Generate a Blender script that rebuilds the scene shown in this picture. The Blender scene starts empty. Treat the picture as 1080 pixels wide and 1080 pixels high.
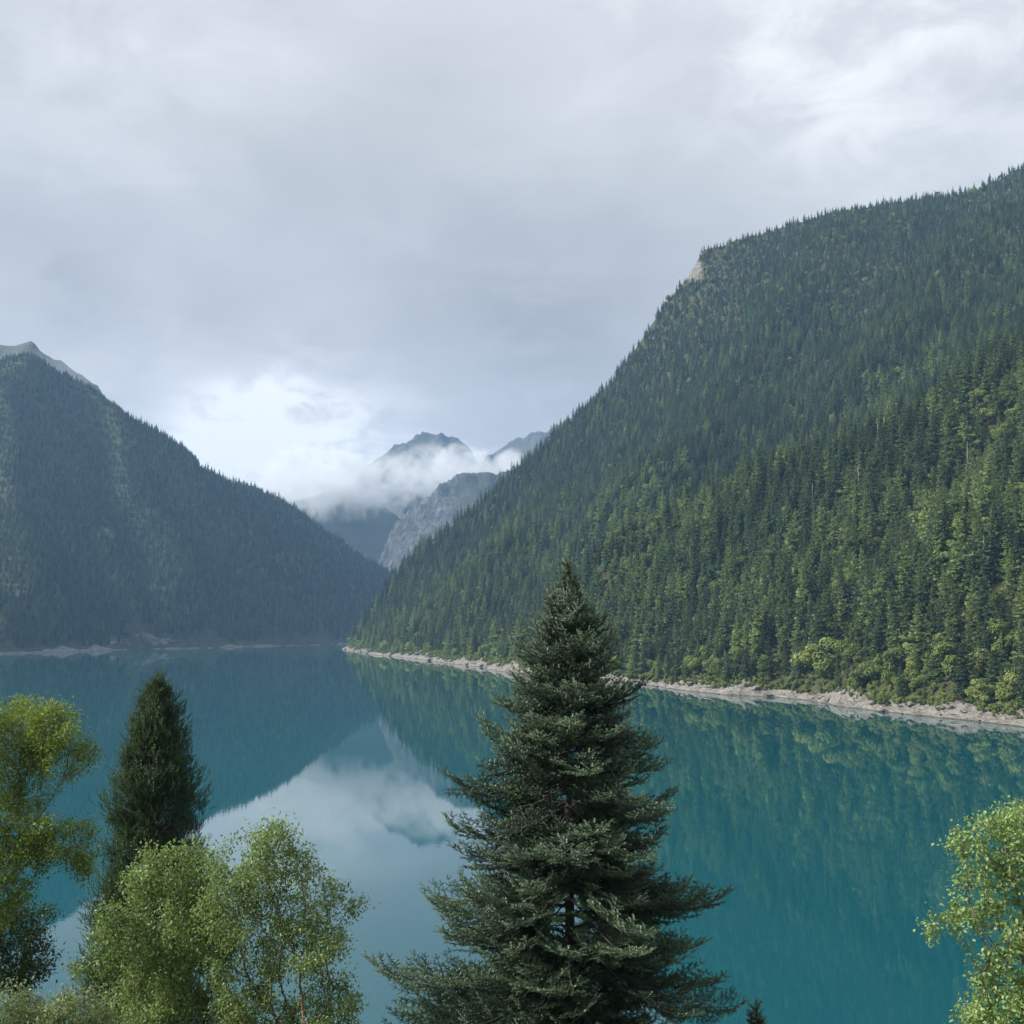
import bpy, math, random
import numpy as np

rng = np.random.default_rng(7)
random.seed(7)
R = math.radians
scene = bpy.context.scene
COL = scene.collection

# ------------------------------------------------------------------ camera
CAM_H = 40.0
PITCH = math.atan(121.0 / 1080.0)
cam_data = bpy.data.cameras.new('camera')
cam_data.sensor_width = 36.0
cam_data.lens = 36.0
cam_data.clip_start = 0.1
cam_data.clip_end = 30000.0
cam = bpy.data.objects.new('camera', cam_data)
COL.objects.link(cam)
cam.location = (0, 0, CAM_H)
cam.rotation_euler = (math.pi / 2 + PITCH, 0, 0)
scene.camera = cam

# ------------------------------------------------------------------ world, sun, exposure
SUN_AZ = R(267)       # compass azimuth the sun stands at, clockwise from +Y
SUN_EL = R(35)
SUN_STRENGTH = 5.0
EXPOSURE = 0.73
sundir = np.array([math.sin(SUN_AZ) * math.cos(SUN_EL), math.cos(SUN_AZ) * math.cos(SUN_EL), math.sin(SUN_EL)])

scene.view_settings.view_transform = 'Standard'
scene.view_settings.look = 'None'
scene.view_settings.exposure = EXPOSURE
scene.view_settings.gamma = 1.0
scene.view_settings.use_curve_mapping = False
scene.render.engine = 'CYCLES'
cy = scene.cycles
cy.use_denoising = True
try:
    cy.denoiser = 'OPENIMAGEDENOISE'
    cy.denoising_input_passes = 'RGB_ALBEDO_NORMAL'
    cy.denoising_prefilter = 'ACCURATE'
except Exception:
    pass
cy.max_bounces = 6
cy.diffuse_bounces = 3
cy.glossy_bounces = 3
cy.transmission_bounces = 4
cy.volume_bounces = 6
cy.transparent_max_bounces = 8
cy.volume_step_rate = 1.0
cy.volume_max_steps = 256
cy.caustics_reflective = False
cy.caustics_refractive = False
cy.sample_clamp_indirect = 8.0


def ray(px, py):
    """Direction of the photograph's pixel (1080 frame) out of the camera."""
    a = (px - 540.0) / 1080.0
    b = (540.0 - py) / 1080.0
    f = np.array([0, math.cos(PITCH), math.sin(PITCH)])
    u = np.array([0, -math.sin(PITCH), math.cos(PITCH)])
    return f + a * np.array([1.0, 0, 0]) + b * u


def at(px, py, Y):
    d = ray(px, py)
    return np.array([0, 0, CAM_H]) + d * (Y / d[1])


def at_lake(px, py):
    d = ray(px, py)
    return (np.array([0, 0, CAM_H]) + d * (-CAM_H / d[2]))[:2]


def project(P):
    """World points (n,3) -> px, py, depth."""
    d = np.asarray(P, float) - np.array([0, 0, CAM_H])
    depth = d[:, 1] * math.cos(PITCH) + d[:, 2] * math.sin(PITCH)
    up = -d[:, 1] * math.sin(PITCH) + d[:, 2] * math.cos(PITCH)
    dd = np.where(np.abs(depth) < 1e-6, 1e-6, depth)
    return 540 + 1080 * d[:, 0] / dd, 540 - 1080 * up / dd, depth


# ---- node helper
class NT:
    def __init__(self, tree):
        self.t = tree

    def n(self, kind, **kw):
        nd = self.t.nodes.new(kind)
        ins = kw.pop('ins', {})
        for k, v in kw.items():
            setattr(nd, k, v)
        for k, v in ins.items():
            self.put(nd, k, v)
        return nd

    def put(self, nd, k, v):
        s = nd.inputs[k]
        if isinstance(v, bpy.types.NodeSocket):
            self.t.links.new(v, s)
        elif isinstance(v, bpy.types.Node):
            self.t.links.new(v.outputs[0], s)
        else:
            if hasattr(s, 'default_value') and isinstance(v, (tuple, list)) and len(v) == 3 and len(s.default_value) == 4:
                v = (*v, 1.0)
            s.default_value = v

    def math(self, op, a, b=None, clamp=False):
        nd = self.n('ShaderNodeMath', operation=op, use_clamp=clamp)
        self.put(nd, 0, a)
        if b is not None:
            self.put(nd, 1, b)
        return nd.outputs[0]

    def mix(self, fac, a, b, blend='MIX'):
        nd = self.n('ShaderNodeMix', data_type='RGBA', blend_type=blend)
        self.put(nd, 0, fac)
        self.put(nd, 6, a)
        self.put(nd, 7, b)
        return nd.outputs[2]

    def noise(self, vec=None, scale=1.0, detail=4.0, rough=0.55, dist=0.0):
        nd = self.n('ShaderNodeTexNoise')
        nd.inputs['Scale'].default_value = scale
        nd.inputs['Detail'].default_value = detail
        nd.inputs['Roughness'].default_value = rough
        nd.inputs['Distortion'].default_value = dist
        if vec is not None:
            self.put(nd, 'Vector', vec)
        return nd.outputs[0]

    def ramp(self, fac, lo, hi, a=0.0, b=1.0, smooth=True):
        nd = self.n('ShaderNodeMapRange')
        nd.interpolation_type = 'SMOOTHSTEP' if smooth else 'LINEAR'
        self.put(nd, 0, fac)
        nd.inputs[1].default_value = lo
        nd.inputs[2].default_value = hi
        nd.inputs[3].default_value = a
        nd.inputs[4].default_value = b
        return nd.outputs[0]


def build_world():
    w = bpy.data.worlds.new('World')
    scene.world = w
    w.use_nodes = True
    t = w.node_tree
    t.nodes.clear()
    N = NT(t)
    sky = N.n('ShaderNodeTexSky', sky_type='NISHITA')
    sky.sun_disc = False
    sky.sun_elevation = SUN_EL
    sky.sun_rotation = SUN_AZ
    sky.altitude = 3000
    tc = N.n('ShaderNodeTexCoord')
    d = tc.outputs['Generated']
    sep = N.n('ShaderNodeSeparateXYZ', ins={0: d})
    z = sep.outputs[2]
    # cloud deck: project the direction onto a plane overhead so that the clouds flatten towards the horizon
    zz = N.math('ADD', N.math('MAXIMUM', z, 0.0), 0.30)
    cx = N.math('DIVIDE', sep.outputs[0], zz)
    cyy = N.math('DIVIDE', sep.outputs[1], zz)
    p = N.n('ShaderNodeCombineXYZ', ins={0: cx, 1: cyy, 2: z}).outputs[0]
    big = N.noise(p, 1.35, 3.0, 0.5, 0.3)
    mid = N.noise(p, 3.4, 6.0, 0.55, 0.4)
    fine = N.noise(p, 9.0, 6.0, 0.6, 0.6)

    def blob(px, py, k):
        v = ray(px, py)
        v = v / np.linalg.norm(v)
        dt = N.n('ShaderNodeVectorMath', operation='DOT_PRODUCT')
        N.put(dt, 0, d)
        dt.inputs[1].default_value = tuple(v)
        e = N.math('MULTIPLY', N.math('SUBTRACT', dt.outputs['Value'], 1.0), k)
        return N.math('EXPONENT', e)

    dens = N.math('ADD', N.math('MULTIPLY', N.math('SUBTRACT', big, 0.5), 0.9), N.math('MULTIPLY', N.math('SUBTRACT', mid, 0.5), 0.62))
    dens = N.math('ADD', dens, N.math('MULTIPLY', N.math('SUBTRACT', fine, 0.5), 0.22))
    val = N.math('ADD', 0.50, N.math('MULTIPLY', dens, 0.85))   # 0 = grey base of the deck, 1 = thin bright cloud
    for px, py, k, amp in SKY_BLOBS:
        b = blob(px, py, k)
        b = N.math('MULTIPLY', b, N.ramp(fine, 0.3, 0.62, 0.55, 1.25) if k < 350 else N.ramp(fine, 0.30, 0.68, 0.25, 1.35))
        val = N.math('ADD', val, N.math('MULTIPLY', b, amp))
    # overhead, beyond the frame, the deck is made brighter to add top light
        cr = N.n('ShaderNodeValToRGB')
    N.put(cr, 0, val)
    el = cr.color_ramp.elements
    el[0].position = 0.0
    el[0].color = (0.268, 0.278, 0.292, 1)
    el[1].position = 1.0
    el[1].color = (0.69, 0.695, 0.695, 1)
    for pos, c in ((0.25, (0.322, 0.334, 0.352, 1)), (0.5, (0.392, 0.403, 0.421, 1)), (0.75, (0.490, 0.502, 0.522, 1))):
        e = el.new(pos)
        e.color = c
    zen = N.ramp(z, 0.58, 0.95, 9.6, 18.0)     # unseen zenith raised well above the visible sky as added top light
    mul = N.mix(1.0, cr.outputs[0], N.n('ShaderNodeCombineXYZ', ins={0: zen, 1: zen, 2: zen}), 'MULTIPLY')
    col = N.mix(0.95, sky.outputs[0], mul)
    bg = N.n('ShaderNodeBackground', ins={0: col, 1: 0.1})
    out = N.n('ShaderNodeOutputWorld', ins={0: bg})


SKY_BLOBS = [   # pixel of the photograph, tightness, brightness
    (320, 478, 130, 0.45), (230, 455, 260, 0.22), (450, 455, 160, 0.18),
    (930, 60, 60, 0.20), (860, 90, 340, 0.12), (1060, 120, 200, 0.08), (100, 40, 22, 0.16), (690, 60, 120, 0.12),
    (560, 330, 26, -0.22), (400, 300, 60, -0.10), (150, 378, 420, -0.17), (225, 362, 900, -0.16), (8, 280, 900, -0.22), (75, 298, 1500, -0.14), (90, 330, 260, -0.12),
    (560, 400, 200, -0.12),
]
build_world()

sun_data = bpy.data.lights.new('sun', 'SUN')
sun_data.energy = SUN_STRENGTH
sun_data.angle = R(6)
sun_data.color = (1.0, 0.93, 0.82)
sun = bpy.data.objects.new('sun', sun_data)
COL.objects.link(sun)
sun.location = tuple(sundir * 300 + np.array([0, 0, 40]))
from mathutils import Vector
sun.rotation_euler = Vector(tuple(-sundir)).to_track_quat('-Z', 'Y').to_euler()


# ------------------------------------------------------------------ mesh + noise helpers
def make_mesh(name, V, F, mats, mi=None, attrs=None, smooth=False):
    """V (n,3); F list of int arrays (m,k); mi list of material indices per array."""
    me = bpy.data.meshes.new(name)
    V = np.ascontiguousarray(V, dtype=np.float32)
    F = [np.asarray(f, dtype=np.int32) for f in F if len(f)]
    me.vertices.add(len(V))
    me.vertices.foreach_set('co', V.ravel())
    loops = np.concatenate([f.ravel() for f in F])
    tot = np.concatenate([np.full(len(f), f.shape[1], np.int32) for f in F])
    start = np.concatenate([[0], np.cumsum(tot)[:-1]]).astype(np.int32)
    me.loops.add(len(loops))
    me.loops.foreach_set('vertex_index', loops)
    me.polygons.add(len(tot))
    me.polygons.foreach_set('loop_start', start)
    me.polygons.foreach_set('loop_total', tot)
    if mi is not None:
        m = np.concatenate([np.full(len(f), k, np.int32) for f, k in zip(F, mi)])
        me.polygons.foreach_set('material_index', m)
    me.polygons.foreach_set('use_smooth', np.full(len(tot), bool(smooth)))
    for k, a in (attrs or {}).items():
        at_ = me.attributes.new(k, 'FLOAT', 'POINT')
        at_.data.foreach_set('value', np.ascontiguousarray(a, dtype=np.float32))
    for m in mats:
        me.materials.append(m)
    me.update(calc_edges=True)
    return me


def put(name, me, parent=None, loc=(0, 0, 0)):
    o = bpy.data.objects.new(name, me)
    o.location = loc
    COL.objects.link(o)
    if parent is not None:
        o.parent = parent
    return o


def tag(o, label=None, cat=None, group=None, kind=None):
    if label:
        o['label'] = label
    if cat:
        o['category'] = cat
    if group:
        o['group'] = group
    if kind:
        o['kind'] = kind
    return o


def empty(name, loc):
    o = bpy.data.objects.new(name, None)
    o.empty_display_size = 0.2
    o.location = tuple(loc)
    COL.objects.link(o)
    return o


def _hash(ix, iy, seed):
    h = (ix.astype(np.int64) * 374761393 + iy.astype(np.int64) * 668265263 + seed * 1442695041) & 0xFFFFFFFF
    h = ((h ^ (h >> 13)) * 1274126177) & 0xFFFFFFFF
    h = h ^ (h >> 16)
    return (h & 0xFFFFFF) / float(0xFFFFFF)


def vnoise(x, y, seed=0):
    x = np.asarray(x, float)
    y = np.asarray(y, float)
    ix = np.floor(x)
    iy = np.floor(y)
    fx = x - ix
    fy = y - iy
    fx = fx * fx * fx * (fx * (fx * 6 - 15) + 10)
    fy = fy * fy * fy * (fy * (fy * 6 - 15) + 10)
    a = _hash(ix, iy, seed)
    b = _hash(ix + 1, iy, seed)
    c = _hash(ix, iy + 1, seed)
    d = _hash(ix + 1, iy + 1, seed)
    return (a + (b - a) * fx + (c - a) * fy + (a - b - c + d) * fx * fy) * 2 - 1


def fbm(x, y, seed=0, octv=5, gain=0.5):
    s = 0
    amp = 1.0
    tot = 0
    for i in range(octv):
        s = s + amp * vnoise(x * 2 ** i + 17.3 * i, y * 2 ** i - 9.1 * i, seed + i)
        tot += amp
        amp *= gain
    return s / tot


def ridged(x, y, seed=0, octv=5, gain=0.5):
    s = 0
    amp = 1.0
    tot = 0
    for i in range(octv):
        s = s + amp * (1 - 2 * np.abs(vnoise(x * 2 ** i + 3.7 * i, y * 2 ** i + 5.9 * i, seed + i)))
        tot += amp
        amp *= gain
    return s / tot


def grid_faces(nx, ny):
    i = np.arange(ny - 1)[:, None] * nx + np.arange(nx - 1)[None, :]
    i = i.ravel()
    return np.stack([i, i + 1, i + nx + 1, i + nx], 1)


# ------------------------------------------------------------------ materials
def leaf_material(name, ca, cb, rand=0.35, transl=0.28, spec=0.25, rough=0.55, cc=None):
    """Needles / leaves: colour runs ca..cb by the mesh's tint, and varies from tree to tree."""
    m = bpy.data.materials.new(name)
    m.use_nodes = True
    t = m.node_tree
    t.nodes.clear()
    N = NT(t)
    tint = N.n('ShaderNodeAttribute', attribute_name='tint').outputs['Fac']
    oi = N.n('ShaderNodeObjectInfo').outputs['Random']
    col = N.mix(tint, ca, cb)
    if cc is not None:
        r2 = N.math('FRACT', N.math('MULTIPLY', oi, 7.31))
        col = N.mix(N.ramp(r2, 0.25, 1.0, 0.0, 0.9), col, N.mix(0.5, col, cc))
    k = N.math('ADD', 1.0 - rand, N.math('MULTIPLY', oi, 2 * rand))
    kk = N.n('ShaderNodeCombineColor', ins={0: k, 1: k, 2: k}).outputs[0]
    col = N.mix(1.0, col, kk, 'MULTIPLY')
    bs = N.n('ShaderNodeBsdfPrincipled', ins={'Base Color': col, 'Roughness': rough, 'Specular IOR Level': spec})
    tr = N.n('ShaderNodeBsdfTranslucent', ins={0: N.mix(1.0, col, (1.25, 1.35, 0.7), 'MULTIPLY')})
    mx = N.n('ShaderNodeMixShader', ins={0: transl, 1: bs, 2: tr})
    N.n('ShaderNodeOutputMaterial', ins={0: mx})
    return m


def bark_material(name, ca, cb, scale=9.0):
    m = bpy.data.materials.new(name)
    m.use_nodes = True
    t = m.node_tree
    t.nodes.clear()
    N = NT(t)
    tc = N.n('ShaderNodeTexCoord').outputs['Object']
    mp = N.n('ShaderNodeMapping', ins={0: tc})
    mp.inputs['Scale'].default_value = (1, 1, 0.35)
    no = N.noise(mp.outputs[0], scale, 6, 0.65)
    col = N.mix(N.ramp(no, 0.35, 0.65), ca, cb)
    bp = N.n('ShaderNodeBump', ins={'Height': no, 'Strength': 0.6, 'Distance': 0.03})
    bs = N.n('ShaderNodeBsdfPrincipled', ins={'Base Color': col, 'Roughness': 0.85, 'Normal': bp})
    N.n('ShaderNodeOutputMaterial', ins={0: bs})
    return m


def ground_material(name, soil_a, soil_b, rock_a, rock_b, rock_bias, scale=0.02, green=None, bump=1.0, strata=(0.6, 0.6, 4.0)):
    """Forest floor with rock showing where the mesh's 'rock' attribute and a noise agree."""
    m = bpy.data.materials.new(name)
    m.use_nodes = True
    t = m.node_tree
    t.nodes.clear()
    N = NT(t)
    P = N.n('ShaderNodeNewGeometry').outputs['Position']
    rk = N.n('ShaderNodeAttribute', attribute_name='rock').outputs['Fac']
    n1 = N.noise(P, scale, 8, 0.6)
    n2 = N.noise(P, scale * 5, 6, 0.65, 0.6)
    mp = N.n('ShaderNodeMapping', ins={0: P})
    mp.inputs['Rotation'].default_value = (0.3, 0.5, 0.2)
    mp.inputs['Scale'].default_value = strata
    n3 = N.noise(mp.outputs[0], scale * 2.2, 7, 0.65, 0.8)
    soil = N.mix(N.ramp(n2, 0.38, 0.62), soil_a, soil_b)
    if green is not None:
        soil = N.mix(N.ramp(n1, 0.45, 0.6), soil, green)
    rock = N.mix(N.ramp(n3, 0.36, 0.64), rock_a, rock_b)
    f = N.math('ADD', N.math('ADD', rk, N.math('MULTIPLY', N.math('SUBTRACT', n2, 0.5), 1.3)), rock_bias)
    col = N.mix(N.ramp(f, 0.42, 0.62), soil, rock)
    h = N.math('ADD', n3, N.math('MULTIPLY', n2, 0.6))
    bp = N.n('ShaderNodeBump', ins={'Height': h, 'Strength': 0.7 * bump, 'Distance': 0.12 / scale})
    bs = N.n('ShaderNodeBsdfPrincipled', ins={'Base Color': col, 'Roughness': 0.9, 'Specular IOR Level': 0.2, 'Normal': bp})
    N.n('ShaderNodeOutputMaterial', ins={0: bs})
    return m


def rock_material(name):
    """Bleached shore rock: pale, banded by old water lines, with dark cracks and some dry grass above."""
    m = bpy.data.materials.new(name)
    m.use_nodes = True
    t = m.node_tree
    t.nodes.clear()
    N = NT(t)
    P = N.n('ShaderNodeNewGeometry').outputs['Position']
    sep = N.n('ShaderNodeSeparateXYZ', ins={0: P})
    n1 = N.noise(P, 0.16, 7, 0.62, 0.3)
    n2 = N.noise(P, 1.1, 6, 0.65, 0.4)
    mp = N.n('ShaderNodeMapping', ins={0: P})
    mp.inputs['Scale'].default_value = (0.25, 0.25, 3.2)
    band = N.noise(mp.outputs[0], 0.9, 5, 0.6, 0.3)
    col = N.mix(N.ramp(n1, 0.35, 0.65), (0.10, 0.094, 0.082), (0.215, 0.205, 0.185))
    col = N.mix(N.ramp(band, 0.46, 0.62, 0.0, 0.7), col, (0.28, 0.27, 0.25))
    col = N.mix(N.ramp(n2, 0.34, 0.48, 0.75, 0.0), col, (0.05, 0.045, 0.038))
    up = N.n('ShaderNodeAttribute', attribute_name='grass').outputs['Fac']
    g = N.math('ADD', up, N.math('MULTIPLY', N.math('SUBTRACT', n1, 0.5), 2.4))
    veg = N.mix(N.ramp(n2, 0.4, 0.6), (0.15, 0.135, 0.065), (0.085, 0.11, 0.04))
    col = N.mix(N.ramp(g, 0.45, 0.75), col, veg)
    wet = N.ramp(sep.outputs[2], 0.15, 0.7, 0.45, 1.0)
    wc = N.n('ShaderNodeCombineColor', ins={0: wet, 1: wet, 2: wet}).outputs[0]
    col = N.mix(1.0, col, wc, 'MULTIPLY')
    bp = N.n('ShaderNodeBump', ins={'Height': N.math('ADD', n2, band), 'Strength': 0.8, 'Distance': 0.6})
    bs = N.n('ShaderNodeBsdfPrincipled', ins={'Base Color': col, 'Roughness': 0.88, 'Specular IOR Level': 0.25, 'Normal': bp})
    N.n('ShaderNodeOutputMaterial', ins={0: bs})
    return m


def water_material():
    m = bpy.data.materials.new('lake_water')
    m.use_nodes = True
    t = m.node_tree
    t.nodes.clear()
    N = NT(t)
    P = N.n('ShaderNodeNewGeometry').outputs['Position']
    n1 = N.noise(P, 0.004, 3, 0.5)
    col = N.mix(n1, (0.002, 0.060, 0.079), (0.003, 0.070, 0.089))
    mp = N.n('ShaderNodeMapping', ins={0: P})
    mp.inputs['Scale'].default_value = (0.55, 1.0, 1.0)
    w1 = N.noise(mp.outputs[0], 0.9, 3, 0.5)
    bp = N.n('ShaderNodeBump', ins={'Height': w1, 'Strength': 0.10, 'Distance': 0.02})
    ro = N.ramp(N.noise(P, 0.012, 4, 0.6), 0.35, 0.7, 0.006, 0.03)
    bs = N.n('ShaderNodeBsdfPrincipled', ins={'Base Color': col, 'Roughness': ro, 'IOR': 1.58, 'Normal': bp})
    N.n('ShaderNodeOutputMaterial', ins={0: bs})
    return m


# ------------------------------------------------------------------ terrain
def seg_dist(P, A, B):
    """Distance of points P (n,2) to segments A-B (m,2); returns d (n,m), u (n,m)."""
    AB = B - A
    L2 = (AB ** 2).sum(1) + 1e-9
    d = P[:, None, :] - A[None]
    u = np.clip((d * AB[None]).sum(2) / L2[None], 0, 1)
    q = d - u[..., None] * AB[None]
    return np.sqrt((q ** 2).sum(2)), u


def inside(P, poly):
    x, y = P[:, 0], P[:, 1]
    c = np.zeros(len(P), bool)
    n = len(poly)
    for i in range(n):
        x1, y1 = poly[i]
        x2, y2 = poly[(i + 1) % n]
        hit = ((y1 > y) != (y2 > y)) & (x < (x2 - x1) * (y - y1) / (y2 - y1 + 1e-12) + x1)
        c ^= hit
    return c


class Hill:
    def __init__(self, outline, ridges, power=1.0, amp=14, nscale=180, seed=1, rough=0.0, rough_scale=60, drop=0.0, gully=0.0, gdir=(1, 0)):
        self.poly = np.array(outline, float)
        A, B, za, zb = [], [], [], []
        for r in ridges:
            r = np.array(r, float)
            A.append(r[:-1, :2]); B.append(r[1:, :2]); za.append(r[:-1, 2]); zb.append(r[1:, 2])
        self.A, self.B = np.concatenate(A), np.concatenate(B)
        self.za, self.zb = np.concatenate(za), np.concatenate(zb)
        self.p, self.amp, self.ns, self.seed = power, amp, nscale, seed
        self.bumps = []
        self.rough, self.rs, self.drop, self.gully, self.gdir = rough, rough_scale, drop, gully, gdir

    def h(self, x, y):
        sh = np.shape(x)
        P = np.stack([np.ravel(x), np.ravel(y)], 1)
        out = np.empty(len(P))
        for s in range(0, len(P), 20000):
            out[s:s + 20000] = self._h(P[s:s + 20000])
        return out.reshape(sh)

    def _h(self, P):
        ds, _ = seg_dist(P, self.poly, np.roll(self.poly, -1, 0))
        ds = ds.min(1)
        ins = inside(P, self.poly)
        dr, u = seg_dist(P, self.A, self.B)
        zr = self.za[None] + (self.zb - self.za)[None] * u
        w = 1.0 / (dr + 8.0) ** 5
        Hr = (zr * w).sum(1) / w.sum(1)
        drm = dr.min(1)
        t = ds / (ds + drm + 1e-6)
        z = Hr * t ** self.p
        win = np.clip(ds / 60.0, 0, 1) * (0.20 + 0.80 * np.clip(drm / 150, 0, 1))
        z = z + win * self.amp * fbm(P[:, 0] / self.ns, P[:, 1] / self.ns, self.seed)
        for pts, a, w_ in self.bumps:
            db, _ = seg_dist(P, pts[:-1], pts[1:])
            z = z + a * np.clip(ds / 70.0, 0, 1) * np.clip(drm / 140.0, 0, 1) * np.exp(-(db.min(1) / w_) ** 2)
        if self.gully:
            g = np.array(self.gdir) / np.linalg.norm(self.gdir)
            al = P @ g
            ac = P @ np.array([-g[1], g[0]])
            z = z + win * self.gully * ridged(al / 150 + 0.4 * fbm(P[:, 0] / 200, P[:, 1] / 200, 5, 2), ac / 900, self.seed + 9, 3)
        if self.rough:
            z = z + np.clip(ds / 60, 0, 1) * self.rough * ridged(P[:, 0] / self.rs, P[:, 1] / self.rs, self.seed + 40, 6, 0.55)
        z = z - self.drop * np.clip(1 - ds / 30.0, 0, 1)
        return np.where(ins, z, -self.drop - 0.5 * ds)

    def rib(self, pix, amp, width, Y0=300, Y1=4500):
        """A rib of the slope, running through the ground seen at these pixels of the photograph."""
        out = []
        for px, py in pix:
            d = ray(px, py)
            sy = np.arange(Y0, Y1, 6.0)
            p = np.array([0, 0, CAM_H]) + (sy / d[1])[:, None] * d
            z = self.h(p[:, 0], p[:, 1])
            k = int(np.argmax(z > p[:, 2]))
            if z[k] > p[k, 2]:
                out.append(p[k, :2])
        return (np.array(out), amp, width) if len(out) > 1 else None

    def add_ribs(self, ribs):
        got = [self.rib(*r) for r in ribs]
        self.bumps = [r for r in got if r is not None]

    def build(self, name, mat, step, margin=25, rockfn=None, smooth=True):
        lo = self.poly.min(0) - margin
        hi = self.poly.max(0) + margin
        xs = np.arange(lo[0], hi[0] + step, step)
        ys = np.arange(lo[1], hi[1] + step, step)
        X, Y = np.meshgrid(xs, ys)
        Z = self.h(X, Y)
        self.xs, self.ys, self.Z = xs, ys, Z
        gy, gx = np.gradient(Z, step)
        self.gx, self.gy = gx, gy
        slope = np.sqrt(gx ** 2 + gy ** 2)
        F = grid_faces(len(xs), len(ys))
        keep = (Z.ravel()[F] > -22).any(1)
        F = F[keep]
        used = np.unique(F)
        remap = np.full(Z.size, -1)
        remap[used] = np.arange(len(used))
        V = np.stack([X.ravel(), Y.ravel(), np.maximum(Z.ravel(), -35)], 1)[used]
        rock = np.zeros(Z.shape) if rockfn is None else rockfn(X, Y, Z, slope)
        self.rock = rock
        me = make_mesh(name, V, [remap[F]], [mat], attrs={'rock': rock.ravel()[used]}, smooth=smooth)
        o = put(name, me)
        o['kind'] = 'structure'
        return o

    def sample(self, G, x, y):
        fx = np.clip((x - self.xs[0]) / (self.xs[1] - self.xs[0]), 0, len(self.xs) - 1.001)
        fy = np.clip((y - self.ys[0]) / (self.ys[1] - self.ys[0]), 0, len(self.ys) - 1.001)
        ix, iy = fx.astype(int), fy.astype(int)
        fx, fy = fx - ix, fy - iy
        return (G[iy, ix] * (1 - fx) * (1 - fy) + G[iy, ix + 1] * fx * (1 - fy) + G[iy + 1, ix] * (1 - fx) * fy + G[iy + 1, ix + 1] * fx * fy)

    def hit(self, px, py, d0=300, d1=4000):
        d = ray(px, py)
        s = np.arange(d0, d1, 2.0)
        p = np.array([0, 0, CAM_H]) + (s / d[1])[:, None] * d
        z = self.sample(self.Z, p[:, 0], p[:, 1])
        k = np.argmax(z > p[:, 2])
        return p[k] if z[k] > p[k, 2] else None


def wig(pts, n=3, amp=6, seed=0):
    """Subdivide a shoreline and give it small coves."""
    pts = np.array(pts, float)
    out = []
    for a, b in zip(pts[:-1], pts[1:]):
        L = np.linalg.norm(b - a)
        k = max(2, int(L / 22))
        nrm = np.array([-(b - a)[1], (b - a)[0]]) / (L + 1e-9)
        for i in range(k):
            q = a + (b - a) * i / k
            dist = np.linalg.norm(q)
            out.append(q + nrm * float(fbm(q[0] / 70, q[1] / 70, seed, 4)) * amp)
    out.append(pts[-1])
    return np.array(out)


# right mountain -----------------------------------------------------
shore_px = [(1079, 767), (1020, 759), (960, 752), (900, 745), (868, 741), (835, 737), (812, 735), (770, 733), (720, 728), (665, 722), (600, 716), (530, 708), (480, 701), (440, 695), (400, 691), (372, 687), (362, 684)]
right_shore = [(330, -60), (318, 120), (275, 300)] + [tuple(at_lake(*p)) for p in shore_px]
right_shore = wig(right_shore, amp=13, seed=3)
tip = right_shore[-1]
ridge_r = [(tip[0] + 8, tip[1] + 12, 4)]
for px, py, Y in [(376, 664, 1800), (403, 626, 1810), (432, 592, 1820), (452, 573, 1830), (490, 546, 1840), (530, 510, 1850), (560, 481, 1855), (602, 441, 1860), (640, 407, 1865), (667, 372, 1868), (690, 338, 1870), (705, 315, 1870), (722, 296, 1870), (742, 262, 1870), (770, 253, 1865),
                  (800, 246, 1850), (860, 229, 1820), (950, 213, 1780), (1005, 208, 1760), (1028, 203, 1750), (1046, 192, 1740), (1080, 176, 1730), (1120, 156, 1710), (1200, 130, 1600), (1320, 100, 1450), (1500, 70, 1200)]:
    ridge_r.append(tuple(at(px, py, Y)))
ridge_r.append((1150, 700, 760))
ridge_r.append((1150, 200, 640))
right_back = [(tip[0] + 30, tip[1] + 90), (150, 2350), (500, 2700), (1100, 2900), (1900, 2600), (2200, 1500), (2000, 300), (1500, -250), (700, -250)]
right_hill = Hill(list(map(tuple, right_shore)) + right_back, [ridge_r], power=1.0, amp=26, nscale=210, seed=11, drop=9.0, gully=22, gdir=(-0.36, 0.93))


right_hill.add_ribs([
    ([(1079, 455), (1000, 505), (900, 560), (800, 595), (720, 615), (660, 650)], 62, 75),
    ([(900, 250), (840, 330), (790, 420), (730, 500), (660, 560)], 52, 85),
    ([(1075, 260), (1000, 340), (930, 420)], 45, 80),
    ([(1060, 560), (990, 620), (930, 680)], 24, 45),
    ([(620, 450), (580, 520), (540, 590), (510, 650)], 40, 65),
])


def rock_right(X, Y, Z, slope):
    n = fbm(X / 55, Y / 55, 71, 4)
    r = np.clip((slope - 1.6) * 0.8, 0, 0.4) + np.clip(n - 0.40, 0, 1) * 1.0
    px, py, _ = project(np.stack([X.ravel(), Y.ravel(), Z.ravel()], 1))
    px = px.reshape(X.shape); py = py.reshape(X.shape)
    for cx, cyy, rx, ry, a in ((730, 284, 9, 14, 0.95), (688, 345, 6, 14, 0.6), (648, 402, 6, 12, 0.5), (455, 660, 8, 10, 0.6), (530, 655, 8, 10, 0.6), (1068, 470, 6, 10, 0.5)):
        r = r + a * np.exp(-((px - cx) / rx) ** 2 - ((py - cyy) / ry) ** 2)
    return r


m_right = ground_material('forest_floor', (0.040, 0.038, 0.020), (0.085, 0.078, 0.040), (0.22, 0.21, 0.185), (0.11, 0.105, 0.095), -0.16, 0.03, green=(0.05, 0.06, 0.024))
o_right = right_hill.build('mountain', m_right, 8.0, rockfn=rock_right)
o_right['label'] = 'steep mountainside covered with dark conifers falling to the rocky shore'

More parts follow.
